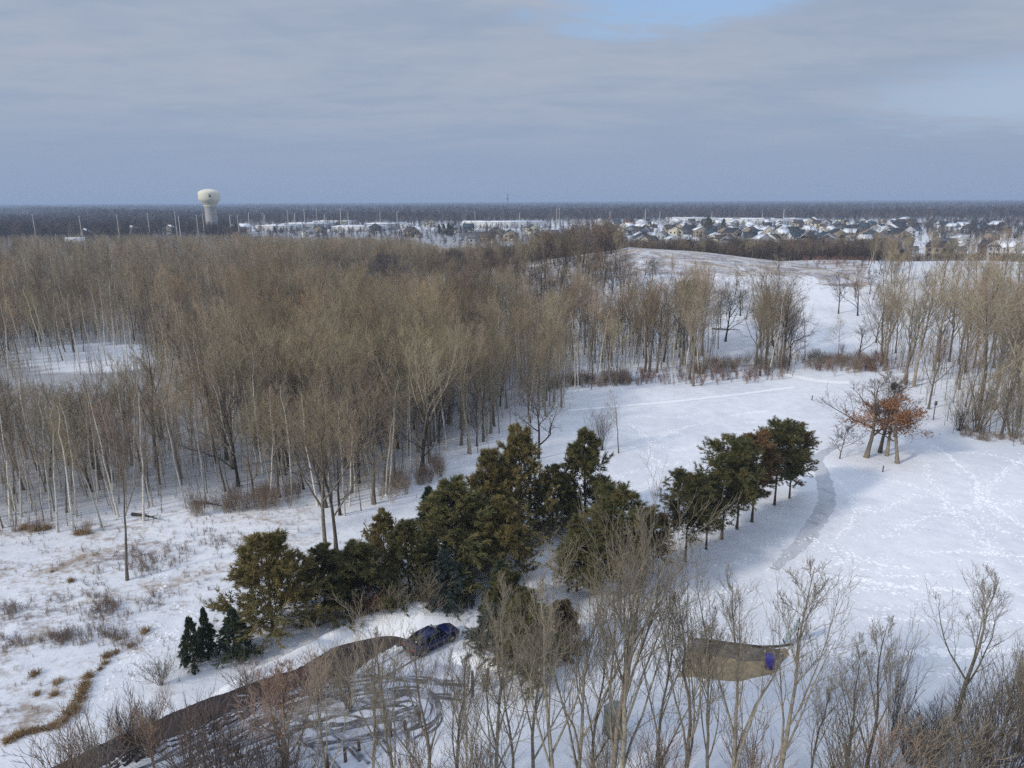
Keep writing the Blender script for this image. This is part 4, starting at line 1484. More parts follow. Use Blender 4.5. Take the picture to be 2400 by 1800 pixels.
oak(0, 2030, 1072, 872, 230, 0.6, 'nearly bare wide spreading oak, leftmost big trunk of the oak group', lambda p: clump(p, 5.0, 1.0), 2)
oak(1, 2062, 1060, 862, 170, 2.2, 'back oak of the group, dark trunk touching its neighbour', lambda p: clump(p, 6.0, 1.5), 2)
oak(1, 2078, 1068, 880, 150, 4.6, 'middle oak of the group with clinging rusty leaves low on its trunk', lambda p: clump(p, 7.0, 2.0), 2)
oak(2, 2103, 1086, 915, 200, 1.2, 'front right oak of the group with most brown leaves', lambda p: clump(p, 10.5, 2.5), 4)
stand(roundtree(880, 5.0, ('bark_dark', 'bark_dark', 'twig_dark'), nl=7, spread=0.8, r=0.08, n4=3), 'bare_tree', 'little dark sapling beside the trail left of the oaks', 'tree', 1968, 1075, 990, 75, 0.3)
x, y, z = G(2103, 1086)
nest = MB()
gg = np.random.default_rng(5)
pp = gg.normal(0, 1, (220, 3))
pp = pp / np.linalg.norm(pp, axis=1, keepdims=True) * gg.uniform(0.12, 0.34, (220, 1)) * np.array([1, 1, 1.5])
blades(nest, pp, gg.normal(0, 1, (220, 3)), gg, 3, 0.22, 0.07, 0.6, 0)
xn, yn, zn = at_range(2095, 905, y + 0.3)
tag(put('squirrel_nest', nest.mesh('squirrel nest', [M['bark_dark']]), None, (xn, yn, zn)), 'dark leafy squirrel nest ball high in the oak branches', 'nest')

# ------------------------------------------------------------------ foreground trees, their feet just below the picture
FT = [(1003, 34, 1420, 3, 0.4, 'thick grey trunk rising right below the parked blue car'), (1068, 35, 1470, 0, 1.4, 'forked grey trunk just right of the one below the car'),
      (1158, 34, 1330, 2, 2.0, 'leaning forked tree in front of the low dark evergreens'), (1250, 35.5, 1400, 3, 3.1, 'straight slim tree before the dark olive juniper'),
      (1300, 33.5, 1270, 1, 4.3, 'dense clump tree with many upright stems left of the portable toilet'), (1352, 34.5, 1330, 4, 5.0, 'second stem of the dense clump beside the portable toilet'),
      (1433, 34, 1150, 0, 0.9, 'tall pale tree whose crown covers the round pine, left of two by the toilet'), (1458, 33, 1180, 2, 2.6, 'tall tree close right of the portable toilet with a fan of tan twigs'),
      (1545, 35, 1400, 3, 3.3, 'slim tree between the portable toilet and the wood chip area'), (1612, 34, 1310, 0, 4.9, 'large tree at the left end of the wood chip area'),
      (1726, 34.5, 1330, 4, 1.1, 'tree crossing the middle of the wood chip area'), (1828, 33.5, 1275, 1, 2.2, 'big wide forking tree just right of the blue drum'),
      (2030, 36, 1400, 3, 0.2, 'slender upright young tree alone before the tracked snow'), (1985, 36.5, 1470, 2, 5.5, 'small fork stemmed young tree left of the slender upright one'),
      (872, 35, 1480, 3, 1.9, 'thin tree in front of the circling tyre tracks'), (925, 34, 1440, 0, 4.0, 'tan tree between the tyre tracks and the parked car'),
      (1200, 34.5, 1480, 3, 0.1, 'small trunk behind the leaning forked tree'), (1660, 36, 1420, 2, 3.9, 'thin tree in front of the dark band of wood chips'),
      (760, 34, 1520, 4, 0.3, 'pale crooked stem beside the orange barked birch'), (1100, 33, 1560, 2, 3.5, 'short twiggy tree before the wooden posts'),
      (1390, 35.5, 1440, 3, 2.9, 'thin tree seen through the dense clump by the toilet'), (1900, 36, 1560, 0, 1.0, 'low many branched young tree right of the big wide forking tree')]
for i, (u, Dd, vt, k, rz, lab) in enumerate(FT):
    x, y, _ = at_range(u, 1800, Dd)
    hh = at_range(u, vt, y)[2]
    co = FOR[k]['crown'].bounding_box if False else None
    s = hh / 16.2
    plant(FOR[k], 'bare_tree', lab, 'tree', (x, y, 0), rz, (s * 0.82, s * 0.82, s), 'bare trees in front')
xx, yy, _ = G(690, 1800)
plant(BIRCH, 'birch_tree', 'orange barked birch with low spreading limbs below the road', 'tree', (xx, yy - 1.5, 0), 0.8, (0.95, 0.95, 0.85))
xx, yy, _ = G(385, 1795)
plant(BIRCH, 'birch_tree', 'small thin birch at the lower edge of the road', 'tree', (xx, yy - 1.0, 0), 3.8, (0.5, 0.5, 0.62))
stand(FOR[1], 'bare_tree', 'well shaped vase like tree rising from the brush at lower right', 'tree', 2240, 1690, 1305, 190, 0.7)
SHL = [(2090, 1740, 1470, 110, 0, 'slim shrubby stems left of the vase like tree'), (2130, 1790, 1640, 170, 3, 'dark thicket left of the vase like tree foot'), (2200, 1770, 1620, 180, 3, 'dark dense thicket around the foot of the vase like tree'),
       (2290, 1760, 1560, 170, 1, 'tan thicket right of the vase like tree'), (2345, 1720, 1500, 160, 0, 'grey tall thicket at the right edge'), (2390, 1760, 1490, 180, 1, 'brown tall thicket cut by the right edge'),
       (2250, 1815, 1660, 200, 1, 'warm tan brush in the lower right corner'), (2340, 1830, 1650, 200, 3, 'dark brush in the very corner at lower right'), (2170, 1830, 1690, 180, 1, 'olive tan brush at the bottom left of the dark thicket'),
       (2060, 1830, 1650, 170, 0, 'grey brush at the bottom edge before the tracked snow'), (1990, 1840, 1700, 150, 1, 'small tan brush at the bottom edge'), (2395, 1650, 1480, 110, 0, 'upright grey shrub at the right edge beside the tracks'),
       (300, 1780, 1590, 190, 3, 'large fan shaped willow clump at the road edge, lower left'), (225, 1800, 1660, 170, 0, 'left shrub of the clump below the tan grass line'), (355, 1770, 1610, 130, 3, 'purple grey shrub right of the fan shaped willow'),
       (150, 1830, 1690, 150, 0, 'low shrub at the bottom left corner by the road'), (440, 1800, 1640, 120, 0, 'twiggy shrub on the road in front of the dark asphalt'), (500, 1815, 1640, 120, 3, 'twiggy dark shrub beside the small thin birch'),
       (378, 1605, 1520, 110, 1, 'pale tan round shrub left of the front small spruce'), (590, 1640, 1530, 110, 0, 'thin shrub on the upper road side'), (655, 1660, 1540, 110, 2, 'reddish shrub over the dark road'),
       (745, 1640, 1520, 120, 2, 'reddish shrub in front of the road bend'), (820, 1660, 1500, 130, 1, 'tan shrub before the tyre tracks'), (560, 1810, 1690, 130, 0, 'grey shrub left of the orange barked birch'),
       (640, 1830, 1700, 130, 3, 'dark shrub at the foot of the orange barked birch'), (1130, 1830, 1690, 160, 0, 'grey brush between the bottom centre trunks'), (1540, 1840, 1680, 150, 0, 'grey brush under the slim tree by the toilet'),
       (1420, 1840, 1720, 140, 1, 'tan brush below the portable toilet'), (960, 1840, 1700, 150, 0, 'grey brush below the row of wooden posts'), (1770, 1840, 1690, 160, 0, 'grey brush below the blue drum'),
       (920, 1440, 1340, 120, 1, 'tan brush along the foot of the evergreens above the snow bank'), (1000, 1440, 1330, 120, 1, 'warm tan brush behind the parked blue car'), (870, 1450, 1370, 100, 2, 'reddish brush at the left end of the snow bank')]
for i, (u, vb, vt, wp, k, lab) in enumerate(SHL):
    if vb > 1790:
        x, y, _ = at_range(u, 1800, 36.5 - (vb - 1800) * 0.05)
        top = at_range(u, vt, y)[2]
        co = SHR[k]
        s = top / 3.0
        plant(co, 'bare_shrub', lab, 'shrub', (x, y, 0), i * 1.1, (s * 0.9, s * 0.9, s), 'shrubs in front')
    else:
        stand(SHR[k], 'bare_shrub', lab, 'shrub', u, vb, vt, wp, i * 1.1, 'shrubs in front')

# ------------------------------------------------------------------ brush, weeds, dry grass
WEED = [shrub(900 + 10 * i, 0.9, 8, ('weed', 'weed', 'weed'), 0.4, 3, 2, 0.010) for i in range(2)]
BRU = [shrub(930, 2.2, 12, ('twig_red', 'twig_red', 'twig_red'), 0.3, 5, 3, 0.014), shrub(940, 2.6, 11, ('twig_tan', 'weed', 'weed'), 0.25, 4, 3, 0.013)]


def fill(poly, n, gen, seed):
    gq = np.random.default_rng(seed)
    W = np.array([G(u, v)[:2] for u, v in poly])
    lo, hi = W.min(0), W.max(0)
    if len(poly) == 10:
        c_ = (lo + hi) / 2
        p = c_ + gq.normal(0, 0.30, (n * 6, 2)) * (hi - lo)
    else:
        p = gq.uniform(lo, hi, (n * 6, 2))
    p = p[gq.random(len(p)) < 0.25 + 0.75 * (lump(p[:, 0], p[:, 1], 1.7, 0.4) > 0.1)]
    p = p[in_poly(p[:, 0], p[:, 1], [tuple(a) for a in W])][:n] if len(poly) != 10 else p[:n]
    z = terrain(p[:, 0], p[:, 1])
    s = gq.uniform(gen[0], gen[1], len(p))
    return np.c_[p, z], gq.uniform(0, 6.28, len(p)), s


def fills(name, protos, jobs, seed=1):
    A, B_, C_ = [], [], []
    for i, (poly, n, rngs) in enumerate(jobs):
        a, b, c = fill(poly, n, rngs, seed + i)
        A.append(a)
        B_.append(b)
        C_.append(c)
    return scatter(name, np.concatenate(A), np.concatenate(B_), np.concatenate(C_), protos, seed)


def ell(cu_, cv_, ru, rv, n=10):
    return [(cu_ + ru * math.cos(k * 2 * math.pi / n), cv_ + rv * math.sin(k * 2 * math.pi / n)) for k in range(n)]


fills('dry_weeds', [k['all'] for k in WEED], [(MEADOW[1:-1] + [(0, 1750), (-100, 1260)], 1300, (0.15, 0.6)), (ell(255, 1425, 120, 32), 130, (0.5, 1.0)), (ell(170, 1500, 130, 24), 170, (0.5, 1.1)), (ell(50, 1430, 75, 18), 60, (0.5, 0.9)),
                                               (ell(330, 1320, 90, 34), 90, (0.6, 1.1)), (ell(520, 1275, 110, 40), 120, (0.3, 0.8)), (ell(560, 1530, 60, 24), 60, (0.4, 0.8)),
                                               ([(500, 1490), (780, 1460), (830, 1430), (620, 1500)], 90, (0.4, 0.9)), ([(1480, 640), (1500, 590), (1640, 600), (1900, 640), (1940, 680), (1700, 660)], 500, (0.3, 0.8)),
                                               ([(1080, 720), (1100, 655), (1400, 640), (1480, 680), (1300, 760)], 200, (0.4, 0.9)), (ell(1950, 850, 80, 18), 90, (0.8, 1.8)),
                                               ([(1220, 915), (1500, 905), (1500, 885), (1220, 900)], 160, (0.8, 1.5)), ([(2250, 1025), (2400, 1050), (2400, 1020), (2250, 1005)], 120, (0.6, 1.2))], 40)
fills('reddish_brush', [BRU[0]['all']], [([(1500, 902), (1640, 905), (1780, 898), (1850, 888), (1845, 868), (1640, 872), (1420, 885), (1380, 905)], 130, (0.45, 1.1)), (ell(2035, 855, 45, 14), 34, (0.8, 1.5)),
                                         ([(1890, 868), (2000, 878), (2080, 872), (2000, 862)], 40, (0.4, 0.8)), ([(1840, 618), (2060, 655), (2100, 640), (1930, 605)], 200, (0.6, 1.1))], 60)
fills('tan_brush', [BRU[1]['all']], [(ell(1960, 858, 70, 14), 110, (0.7, 1.3)), ([(1600, 880), (1850, 866), (1850, 852), (1640, 860)], 120, (0.7, 1.4)), ([(1280, 912), (1480, 905), (1480, 885), (1300, 895)], 120, (0.6, 1.2)),
                                     (ell(80, 1240, 60, 12), 16, (0.4, 0.8)), (ell(200, 1250, 40, 8), 8, (0.4, 0.7)), ([(430, 1215), (700, 1190), (700, 1150), (430, 1180)], 90, (0.5, 1.2)),
                                     ([(900, 1190), (1050, 1110), (1000, 1080), (880, 1150)], 70, (0.5, 1.2))], 70)


def tuft_mesh(seed, n=90, L=0.55):
    gq = np.random.default_rng(seed)
    m = MB()
    p = gq.normal(0, 0.16, (n, 3))
    p[:, 2] = 0
    a = gq.random(n) * 6.28
    t = np.abs(gq.normal(0, 0.55, n))
    d = np.stack([np.cos(a) * np.sin(t), np.sin(a) * np.sin(t), np.cos(t)], -1)
    P = np.zeros((n, 4, 3))
    P[:, 0] = p
    for j in range(1, 4):
        d = d - np.array([0, 0, 0.28])
        d /= np.linalg.norm(d, axis=1, keepdims=True)
        P[:, j] = P[:, j - 1] + d * (L / 3 * gq.uniform(0.7, 1.2, (n, 1)))
    m.tubes(P, np.tile(np.array([0.016, 0.014, 0.011, 0.004]), (n, 1)), 3)
    return m.mesh('grass tuft', [M['dry_grass']])


TUF = [tuft_mesh(1), tuft_mesh(2, 110, 0.6), tuft_mesh(3, 80, 0.5)]
TP = [(166, 1363, 1.4), (340, 1482, 1.5), (306, 1515, 1.3), (273, 1531, 1.1), (251, 1540, 1.4), (246, 1556, 1.3), (235, 1569, 0.9), (208, 1587, 1.5), (196, 1612, 1.6), (192, 1626, 1.7), (186, 1642, 1.6), (172, 1660, 1.7), (160, 1676, 1.8), (134, 1702, 1.6),
      (116, 1708, 1.2), (100, 1711, 1.1), (84, 1714, 1.2), (70, 1716, 1.1), (54, 1720, 1.3), (42, 1727, 1.3), (30, 1733, 1.3), (16, 1739, 1.4), (81, 1582, 1.4), (134, 1601, 1.5), (87, 1629, 1.1), (128, 1629, 1.1), (277, 1498, 1.0), (123, 1340, 0.9), (60, 1240, 2.2), (85, 1243, 2.6), (110, 1241, 2.0), (185, 1252, 2.0), (205, 1251, 1.8),
      (203, 1604, 1.3), (178, 1668, 1.4), (152, 1690, 1.4)]
for i, (u, v, s) in enumerate(TP):
    x, y, z = G(u, v)
    o = put('grass_tuft', TUF[i % 3], None, (x, y, z), i * 0.9)
    o.scale = (s * 0.72, s * 0.72, s * 0.62)
    if v > 1500 and u < 320 and i not in (22, 23, 24, 25):
        tag(o, 'tan dry grass tuft in the broken line along the meadow path', 'grass tuft', 'grass tufts along the meadow path')
    elif v < 1260:
        tag(o, 'rusty tan grass clump at the foot of the left wood edge', 'grass tuft', 'grass clumps at the wood edge')
    else:
        tag(o, 'single tan grass tuft out in the snowy meadow', 'grass tuft', 'lone grass tufts in the meadow')

# ------------------------------------------------------------------ posts
def post(u, vb, vt, lab, grp, w=0.22, wide_top=False):
    x, y, z = G(u, vb)
    hh = max(0.5, at_range(u, vt, y)[2] - z)
    m = MB()
    m.lathe([(0.001, -0.1), (w / 2, -0.1), (w / 2, hh * 0.93), (w * 0.42, hh * 0.99), (w * 0.2, hh), (0.001, hh)], 10)
    if wide_top:
        r = empty('sign_post', (x, y, z))
        put('post', m.mesh('post', [M['wood']], False), r)
        m2 = MB()
        m2.box((0, -0.08, hh - 0.35), (0.45, 0.05, 0.7))
        put('sign_board', m2.mesh('board', [M['wood']]), r)
        tag(r, lab, 'sign', grp)
    else:
        tag(put('wooden_post', m.mesh('post', [M['wood']], False), None, (x, y, z)), lab, 'post', grp)


for u, vb, vt in ((768, 1802, 1770), (810, 1785, 1752), (842, 1758, 1734), (882, 1745, 1714), (916, 1726, 1694), (950, 1711, 1689), (984, 1696, 1666)):
    post(u, vb, vt, 'short brown wooden post in the row beside the snowy car park', 'wooden posts beside the car park')
for u, vb, vt, lab in ((1108, 1632, 1572, 'thick wooden post left of the two close posts near the low evergreens'), (1134, 1617, 1580, 'reddish wooden post left one of the two close together'), (1144, 1606, 1566, 'dark slim post right one of the two close together')):
    post(u, vb, vt, lab, 'wooden posts near the low evergreens')
post(2069, 1106, 1091, 'thin grey marker post in the snow in front of the oaks', 'marker posts in the snow', 0.16)
post(1903, 938, 927, 'thin grey marker post on the white field beyond the pine row', 'marker posts in the snow', 0.18)
post(2187, 985, 940, 'tall narrow sign post between the oaks and the right hand wood', 'sign posts', 0.14, True)

# ------------------------------------------------------------------ wood chip play area with a blue drum and a slide
mb = MB()
pit = FL([(1590, 1586), (1606, 1545), (1630, 1502), (1680, 1507), (1740, 1514), (1800, 1520), (1840, 1517), (1842, 1545), (1828, 1568), (1780, 1586), (1740, 1595), (1680, 1593), (1630, 1588)])
PL = smooth_line(pit + pit[:1], 0.8)[:-1]
c = PL.mean(0)
n = len(PL)
PL = PL + np.random.default_rng(4).normal(0, 0.13, PL.shape)
mb.add(np.concatenate([[[c[0], c[1], 0.03]], np.c_[PL, np.full(n, 0.02)]]), t=[[0, 1 + i, 1 + (i + 1) % n] for i in range(n)])
tag(put('wood_chips', mb.mesh('wood chips', [M['mulch']])), kind='structure')
mb = MB()
ribbon(mb, FL([(1650, 1520), (1700, 1524), (1760, 1532), (1806, 1534), (1832, 1530)]), [1.4, 2.0, 2.2, 1.8, 1.0], 0.036, jitter=0.12, seed=8, res=0.5)
tag(put('wet_wood_chips', mb.mesh('wet chips', [M['mulch_wet']], True)), kind='structure')
edge = FL([(1628, 1500), (1668, 1504.5), (1706, 1509), (1745, 1513.5), (1784, 1518), (1822, 1517), (1858, 1512)])
er = empty('timber_edging', (edge[3][0], edge[3][1], 0))
tag(er, 'low dark timber edging along the back of the wood chip area', 'edging')
for i in range(len(edge) - 1):
    a, b = np.array(edge[i]), np.array(edge[i + 1])
    m = MB()
    L = np.linalg.norm(b - a)
    m.box((0, 0, 0.07), (L - 0.05, 0.14, 0.17), 0)
    o = put('timber', m.mesh('timber', [M['timber']]), er, ((a + b)[0] / 2 - edge[3][0], (a + b)[1] / 2 - edge[3][1], 0), math.atan2(b[1] - a[1], b[0] - a[0]))
M['drum_blue'] = mat_plain('blue plastic', (0.04, 0.035, 0.26), 0.4, 0.4)
x, y, z = G(1804, 1564)
r = empty('blue_drum', (x, y, 0.03))
tag(r, 'bright blue plastic drum standing at the right end of the wood chips', 'drum')
m = MB()
m.lathe([(0.001, 0), (0.36, 0), (0.38, 0.04), (0.37, 0.3), (0.39, 0.33), (0.37, 0.36), (0.37, 0.62), (0.39, 0.65), (0.37, 0.68), (0.38, 0.9), (0.35, 0.94)], 24)
put('body', m.mesh('drum body', [M['drum_blue']], True), r)
m = MB()
m.lathe([(0.36, 0.92), (0.385, 0.94), (0.385, 0.98), (0.30, 1.0), (0.001, 1.0)], 24)
put('lid', m.mesh('drum lid', [M['drum_blue']], True), r)
M['slide'] = mat_plain('pale grey blue plastic', (0.36, 0.45, 0.50), 0.5)
x, y, z = G(1836, 1512)
r = empty('slide', (x, y, 0))
tag(r, 'pale grey blue slide rising behind the wood chips beside the blue drum', 'slide')
m = MB()
ks = np.linspace(0, 1, 9)
chute = []
for k in ks:
    cx0, cz0 = 1.1 * k, 0.25 + 1.75 * k ** 1.1
    prof = [(-0.28, 0.18), (-0.25, 0.0), (0.25, 0.0), (0.28, 0.18), (0.25, 0.18), (0.21, 0.05), (-0.21, 0.05), (-0.25, 0.18)]
    chute.append([(cx0, b, cz0 + c0) for b, c0 in prof])
m.loft(chute)
put('chute', m.mesh('chute', [M['slide']]), r)
for sy in (-0.25, 0.25):
    m = MB()
    m.tubes(np.array([[[1.2, sy, -0.05], [1.2, sy, 1.0], [1.2, sy, 2.3]]]), np.full((1, 3), 0.045), 8)
    put('leg', m.mesh('slide leg', [M['timber']], True), r)
m = MB()
m.box((0, 0, 0.55), (0.06, 1.3, 1.1))
x, y, z = G(1640, 1530)
o = put('notice_panel', m.mesh('panel', [mat_plain('grey board', (0.22, 0.21, 0.23), 0.7)]), None, (x, y, 0.02), 1.5)
tag(o, 'grey upright board at the left end of the timber edging', 'board')

# ------------------------------------------------------------------ portable toilet
M['toilet'] = mat_plain('grey green plastic', (0.17, 0.20, 0.17), 0.5)
M['toilet_roof'] = mat_plain('grey translucent roof', (0.24, 0.245, 0.25), 0.45)
x, y, z = G(1440, 1722)
r = empty('portable_toilet', (x, y, 0), 0.5)
tag(r, 'grey green portable toilet half hidden behind two trunks at the bottom', 'portable toilet')
m = MB()
def rrect(wx, wy, z, cr_=0.08):
    o = []
    for sx, sy, a0 in ((1, 1, 0), (-1, 1, 90), (-1, -1, 180), (1, -1, 270)):
        for da in (0, 45, 90):
            a = R(a0 + da)
            o.append((sx * (wx / 2 - cr_) + cr_ * math.cos(a), sy * (wy / 2 - cr_) + cr_ * math.sin(a), z))
    return o
m.loft([rrect(1.16, 1.16, 0.12), rrect(1.12, 1.12, 2.0)])
put('cabin', m.mesh('cabin', [M['toilet']]), r)
m = MB()
m.loft([rrect(1.2, 1.2, 2.0), rrect(1.2, 1.2, 2.1), rrect(1.0, 1.0, 2.25, 0.2), rrect(0.6, 0.6, 2.32, 0.2)])
put('roof', m.mesh('toilet roof', [M['toilet_roof']], False), r)
m = MB()
m.box((0, -0.575, 1.05), (0.72, 0.04, 1.75))
dr = put('door', m.mesh('toilet door', [M['toilet']]), r)
m = MB()
m.box((0.27, -0.61, 1.0), (0.06, 0.04, 0.16))
put('handle', m.mesh('door handle', [M['timber']]), dr)
m = MB()
m.box((-0.45, 0, 0.05), (0.12, 1.2, 0.14))
m.box((0.45, 0, 0.05), (0.12, 1.2, 0.14))
put('skid', m.mesh('skid', [M['timber']]), r)

# ------------------------------------------------------------------ the parked car
M['car'] = mat_plain('dark blue car paint', (0.008, 0.013, 0.062), 0.25, 0.5, dirt=0.05)
M['glass'] = mat_plain('dark car glass', (0.008, 0.009, 0.011), 0.1, 0.5, dirt=0.02)
M['tyre'] = mat_plain('tyre rubber', (0.014, 0.014, 0.015), 0.8)
M['rim'] = mat_plain('grey rim', (0.25, 0.25, 0.27), 0.35, 0.5, 0.6)
M['lamp_red'] = mat_plain('red lamp cover', (0.45, 0.02, 0.025), 0.25)
M['plate'] = mat_plain('pale number plate', (0.55, 0.56, 0.58), 0.5)
M['lamp_clear'] = mat_plain('clear lamp cover', (0.5, 0.5, 0.52), 0.2)
M['bumper'] = mat_plain('dark trim', (0.03, 0.025, 0.025), 0.6)
car_dir = R(42)
fw = np.array([math.cos(car_dir), math.sin(car_dir)])
mid = np.array(flat(976, 1529)) - fw * 0.75
car_rz = car_dir - math.pi / 2
r = empty('parked_car', (mid[0], mid[1], 0.02), car_rz)
tag(r, 'dark blue sedan car parked at the end of the snowy car park', 'car')


def sec(y, wb, wt, z0, z1, bul=0.04):
    return [(-wb, y, z0), (-wt - bul, y, z0 + (z1 - z0) * 0.45), (-wt, y, z1 - 0.05), (-wt * 0.85, y, z1), (wt * 0.85, y, z1), (wt, y, z1 - 0.05), (wt + bul, y, z0 + (z1 - z0) * 0.45), (wb, y, z0)]


m = MB()
m.loft([sec(0.0, 0.70, 0.72, 0.42, 0.86), sec(0.10, 0.80, 0.80, 0.30, 0.98), sec(0.5, 0.84, 0.83, 0.24, 1.0), sec(1.0, 0.84, 0.85, 0.22, 0.98), sec(2.2, 0.84, 0.86, 0.22, 0.95), sec(3.4, 0.84, 0.84, 0.22, 0.93),
        sec(4.1, 0.82, 0.80, 0.24, 0.84), sec(4.5, 0.76, 0.72, 0.30, 0.72), sec(4.68, 0.62, 0.60, 0.38, 0.60)])
put('body', m.mesh('car body', [M['car']], False), r)


def cab(y, w0, w1, z0, z1):
    return [(-w0, y[0], z0), (-w1, y[1], z1), (w1, y[1], z1), (w0, y[0], z0)]


m = MB()
GB = [(0.42, 0.80, 0.97), (1.12, 0.60, 1.38), (1.55, 0.60, 1.45), (2.3, 0.60, 1.44), (3.28, 0.78, 0.93)]
lo = [(-0.80, 0.42, .95), (0.80, 0.42, .95), (0.80, 3.30, .92), (-0.80, 3.30, .92)]
hi = [(-0.60, 1.12, 1.40), (0.60, 1.12, 1.40), (0.60, 2.35, 1.43), (-0.60, 2.35, 1.43)]
m.loft([lo, hi])
m.loft([hi, [(-0.5, 1.3, 1.46), (0.5, 1.3, 1.46), (0.5, 2.2, 1.47), (-0.5, 2.2, 1.47)]])
put('roof', m.mesh('car roof', [M['car']]), r)


def lerp(a, b, t):
    return tuple(a[i] + (b[i] - a[i]) * t for i in range(3))


def pane(c4, lab, inset=0.1, out_=0.006):
    a, b, c_, d = [np.array(p) for p in c4]
    cen = (a + b + c_ + d) / 4
    nrm = np.cross(b - a, d - a)
    nrm /= np.linalg.norm(nrm)
    if np.dot(nrm, cen - np.array([0, 1.85, 0.9])) < 0:
        nrm = -nrm
    pts = [p + (cen - p) * inset for p in (a, b, c_, d)]
    m = MB()
    m.loft([[tuple(p - nrm * 0.01) for p in pts], [tuple(p + nrm * out_) for p in pts]])
    return put(lab, m.mesh(lab, [M['glass']]), r)


pane((lo[0], lo[1], hi[1], hi[0]), 'rear_window', 0.10)
pane((lo[2], lo[3], hi[3], hi[2]), 'windscreen', 0.08)
for s in (0, 1):
    i0, i1 = ((0, 3), (1, 2))[s]
    A_, B_, C2, D_ = lo[i0], lo[i1], hi[i1], hi[i0]
    for t0, t1 in ((0.06, 0.46), (0.5, 0.92)):
        pane((lerp(A_, B_, t0), lerp(A_, B_, t1), lerp(D_, C2, t1), lerp(D_, C2, t0)), 'side_window', 0.10)
for sx in (-1, 1):
    for yw in (0.88, 3.72):
        m = MB()
        m.lathe([(0.20, -0.10), (0.31, -0.10), (0.335, -0.07), (0.335, 0.07), (0.31, 0.10), (0.20, 0.10), (0.20, -0.10)], 24)
        o = put('wheel', m.mesh('tyre', [M['tyre']], False), r, (sx * 0.80, yw, 0.335))
        o.rotation_euler = (0, math.pi / 2, 0)
        m = MB()
        m.lathe([(0.001, 0.075 * sx), (0.06, 0.08 * sx), (0.19, 0.05 * sx), (0.205, 0.09 * sx)], 20)
        put('rim', m.mesh('rim', [M['rim']], True), o)
    m = MB()
    m.box((sx * 0.62, 0.03, 0.80), (0.30, 0.10, 0.17))
    put('taillight', m.mesh('taillight', [M['lamp_red']]), r)
    m = MB()
    m.box((sx * 0.55, 4.56, 0.60), (0.28, 0.14, 0.12))
    put('headlight', m.mesh('headlight', [M['lamp_clear']]), r)
    m = MB()
    m.box((sx * 0.95, 2.95, 1.0), (0.16, 0.10, 0.12))
    put('mirror', m.mesh('mirror', [M['car']]), r)
m = MB()
m.box((0, 0.0, 0.46), (1.45, 0.14, 0.18))
put('bumper', m.mesh('bumper', [M['bumper']]), r)
m = MB()
m.box((0, -0.02, 0.70), (0.32, 0.05, 0.15))
put('number_plate', m.mesh('plate', [M['plate']]), r)

# ------------------------------------------------------------------ water tower
M['tank'] = mat_plain('cream tank paint', (0.74, 0.72, 0.58), 0.5, dirt=0.05, scale=0.2)
M['column'] = mat_plain('pale concrete column', (0.42, 0.41, 0.40), 0.8, dirt=0.1, scale=0.2)
M['emblem'] = mat_plain('dark green emblem paint', (0.03, 0.04, 0.03), 0.6)
wd = ray(494.5, 500)
WY = 800.0
wx = WY / wd[1] * wd[0]
r = empty('water_tower', (wx, WY, 0))
tag(r, 'white water tower with a bulb shaped tank and a dark tree emblem', 'water tower')
m = MB()
m.lathe([(7.3, -1), (6.3, 4), (6.2, 20), (6.2, 31.2), (6.4, 32.0)], 40)
put('column', m.mesh('column', [M['column']], True), r)
m = MB()
m.lathe([(6.5, 31.6), (7.4, 33.0), (9.2, 35.2), (11.0, 37.2), (11.3, 38.4), (11.3, 44.6), (10.6, 46.0), (8.6, 47.3), (6.0, 48.2), (3.0, 48.9), (0.01, 49.1)], 48)
tk = put('tank', m.mesh('tank', [M['tank']], True), r)
m = MB()
phi0 = math.atan2(-WY, -wx) + 0.06


def on_tank(pts, rad=11.36):
    o = []
    for px_, pz in pts:
        a = phi0 + px_ / rad
        o.append((rad * math.cos(a), rad * math.sin(a), pz))
    return o


def emb(pts):
    P = on_tank(pts)
    Q = on_tank(pts, 11.29)
    m.loft([Q, P])


for cx0, z0, hh_, ww in ((-0.55, 39.9, 4.3, 1.7), (0.75, 39.9, 3.0, 1.3)):
    emb([(cx0 - ww / 2, z0 + 0.4), (cx0 + ww / 2, z0 + 0.4), (cx0 + ww * 0.22, z0 + hh_ * 0.45)] + [(cx0 - ww * 0.22, z0 + hh_ * 0.45)])
    emb([(cx0 - ww * 0.42, z0 + hh_ * 0.42), (cx0 + ww * 0.42, z0 + hh_ * 0.42), (cx0 + 0.1, z0 + hh_), (cx0 - 0.1, z0 + hh_)])
emb([(-1.6, 39.3), (1.6, 39.3), (1.6, 39.6), (-1.6, 39.6)])
put('emblem', m.mesh('emblem', [M['emblem']]), tk)
m = MB()
m.lathe([(6.25, 33.0 - 2.6), (6.7, 30.5), (6.7, 31.4), (6.3, 31.6)], 40)
put('collar', m.mesh('collar', [M['tank']], True), r)

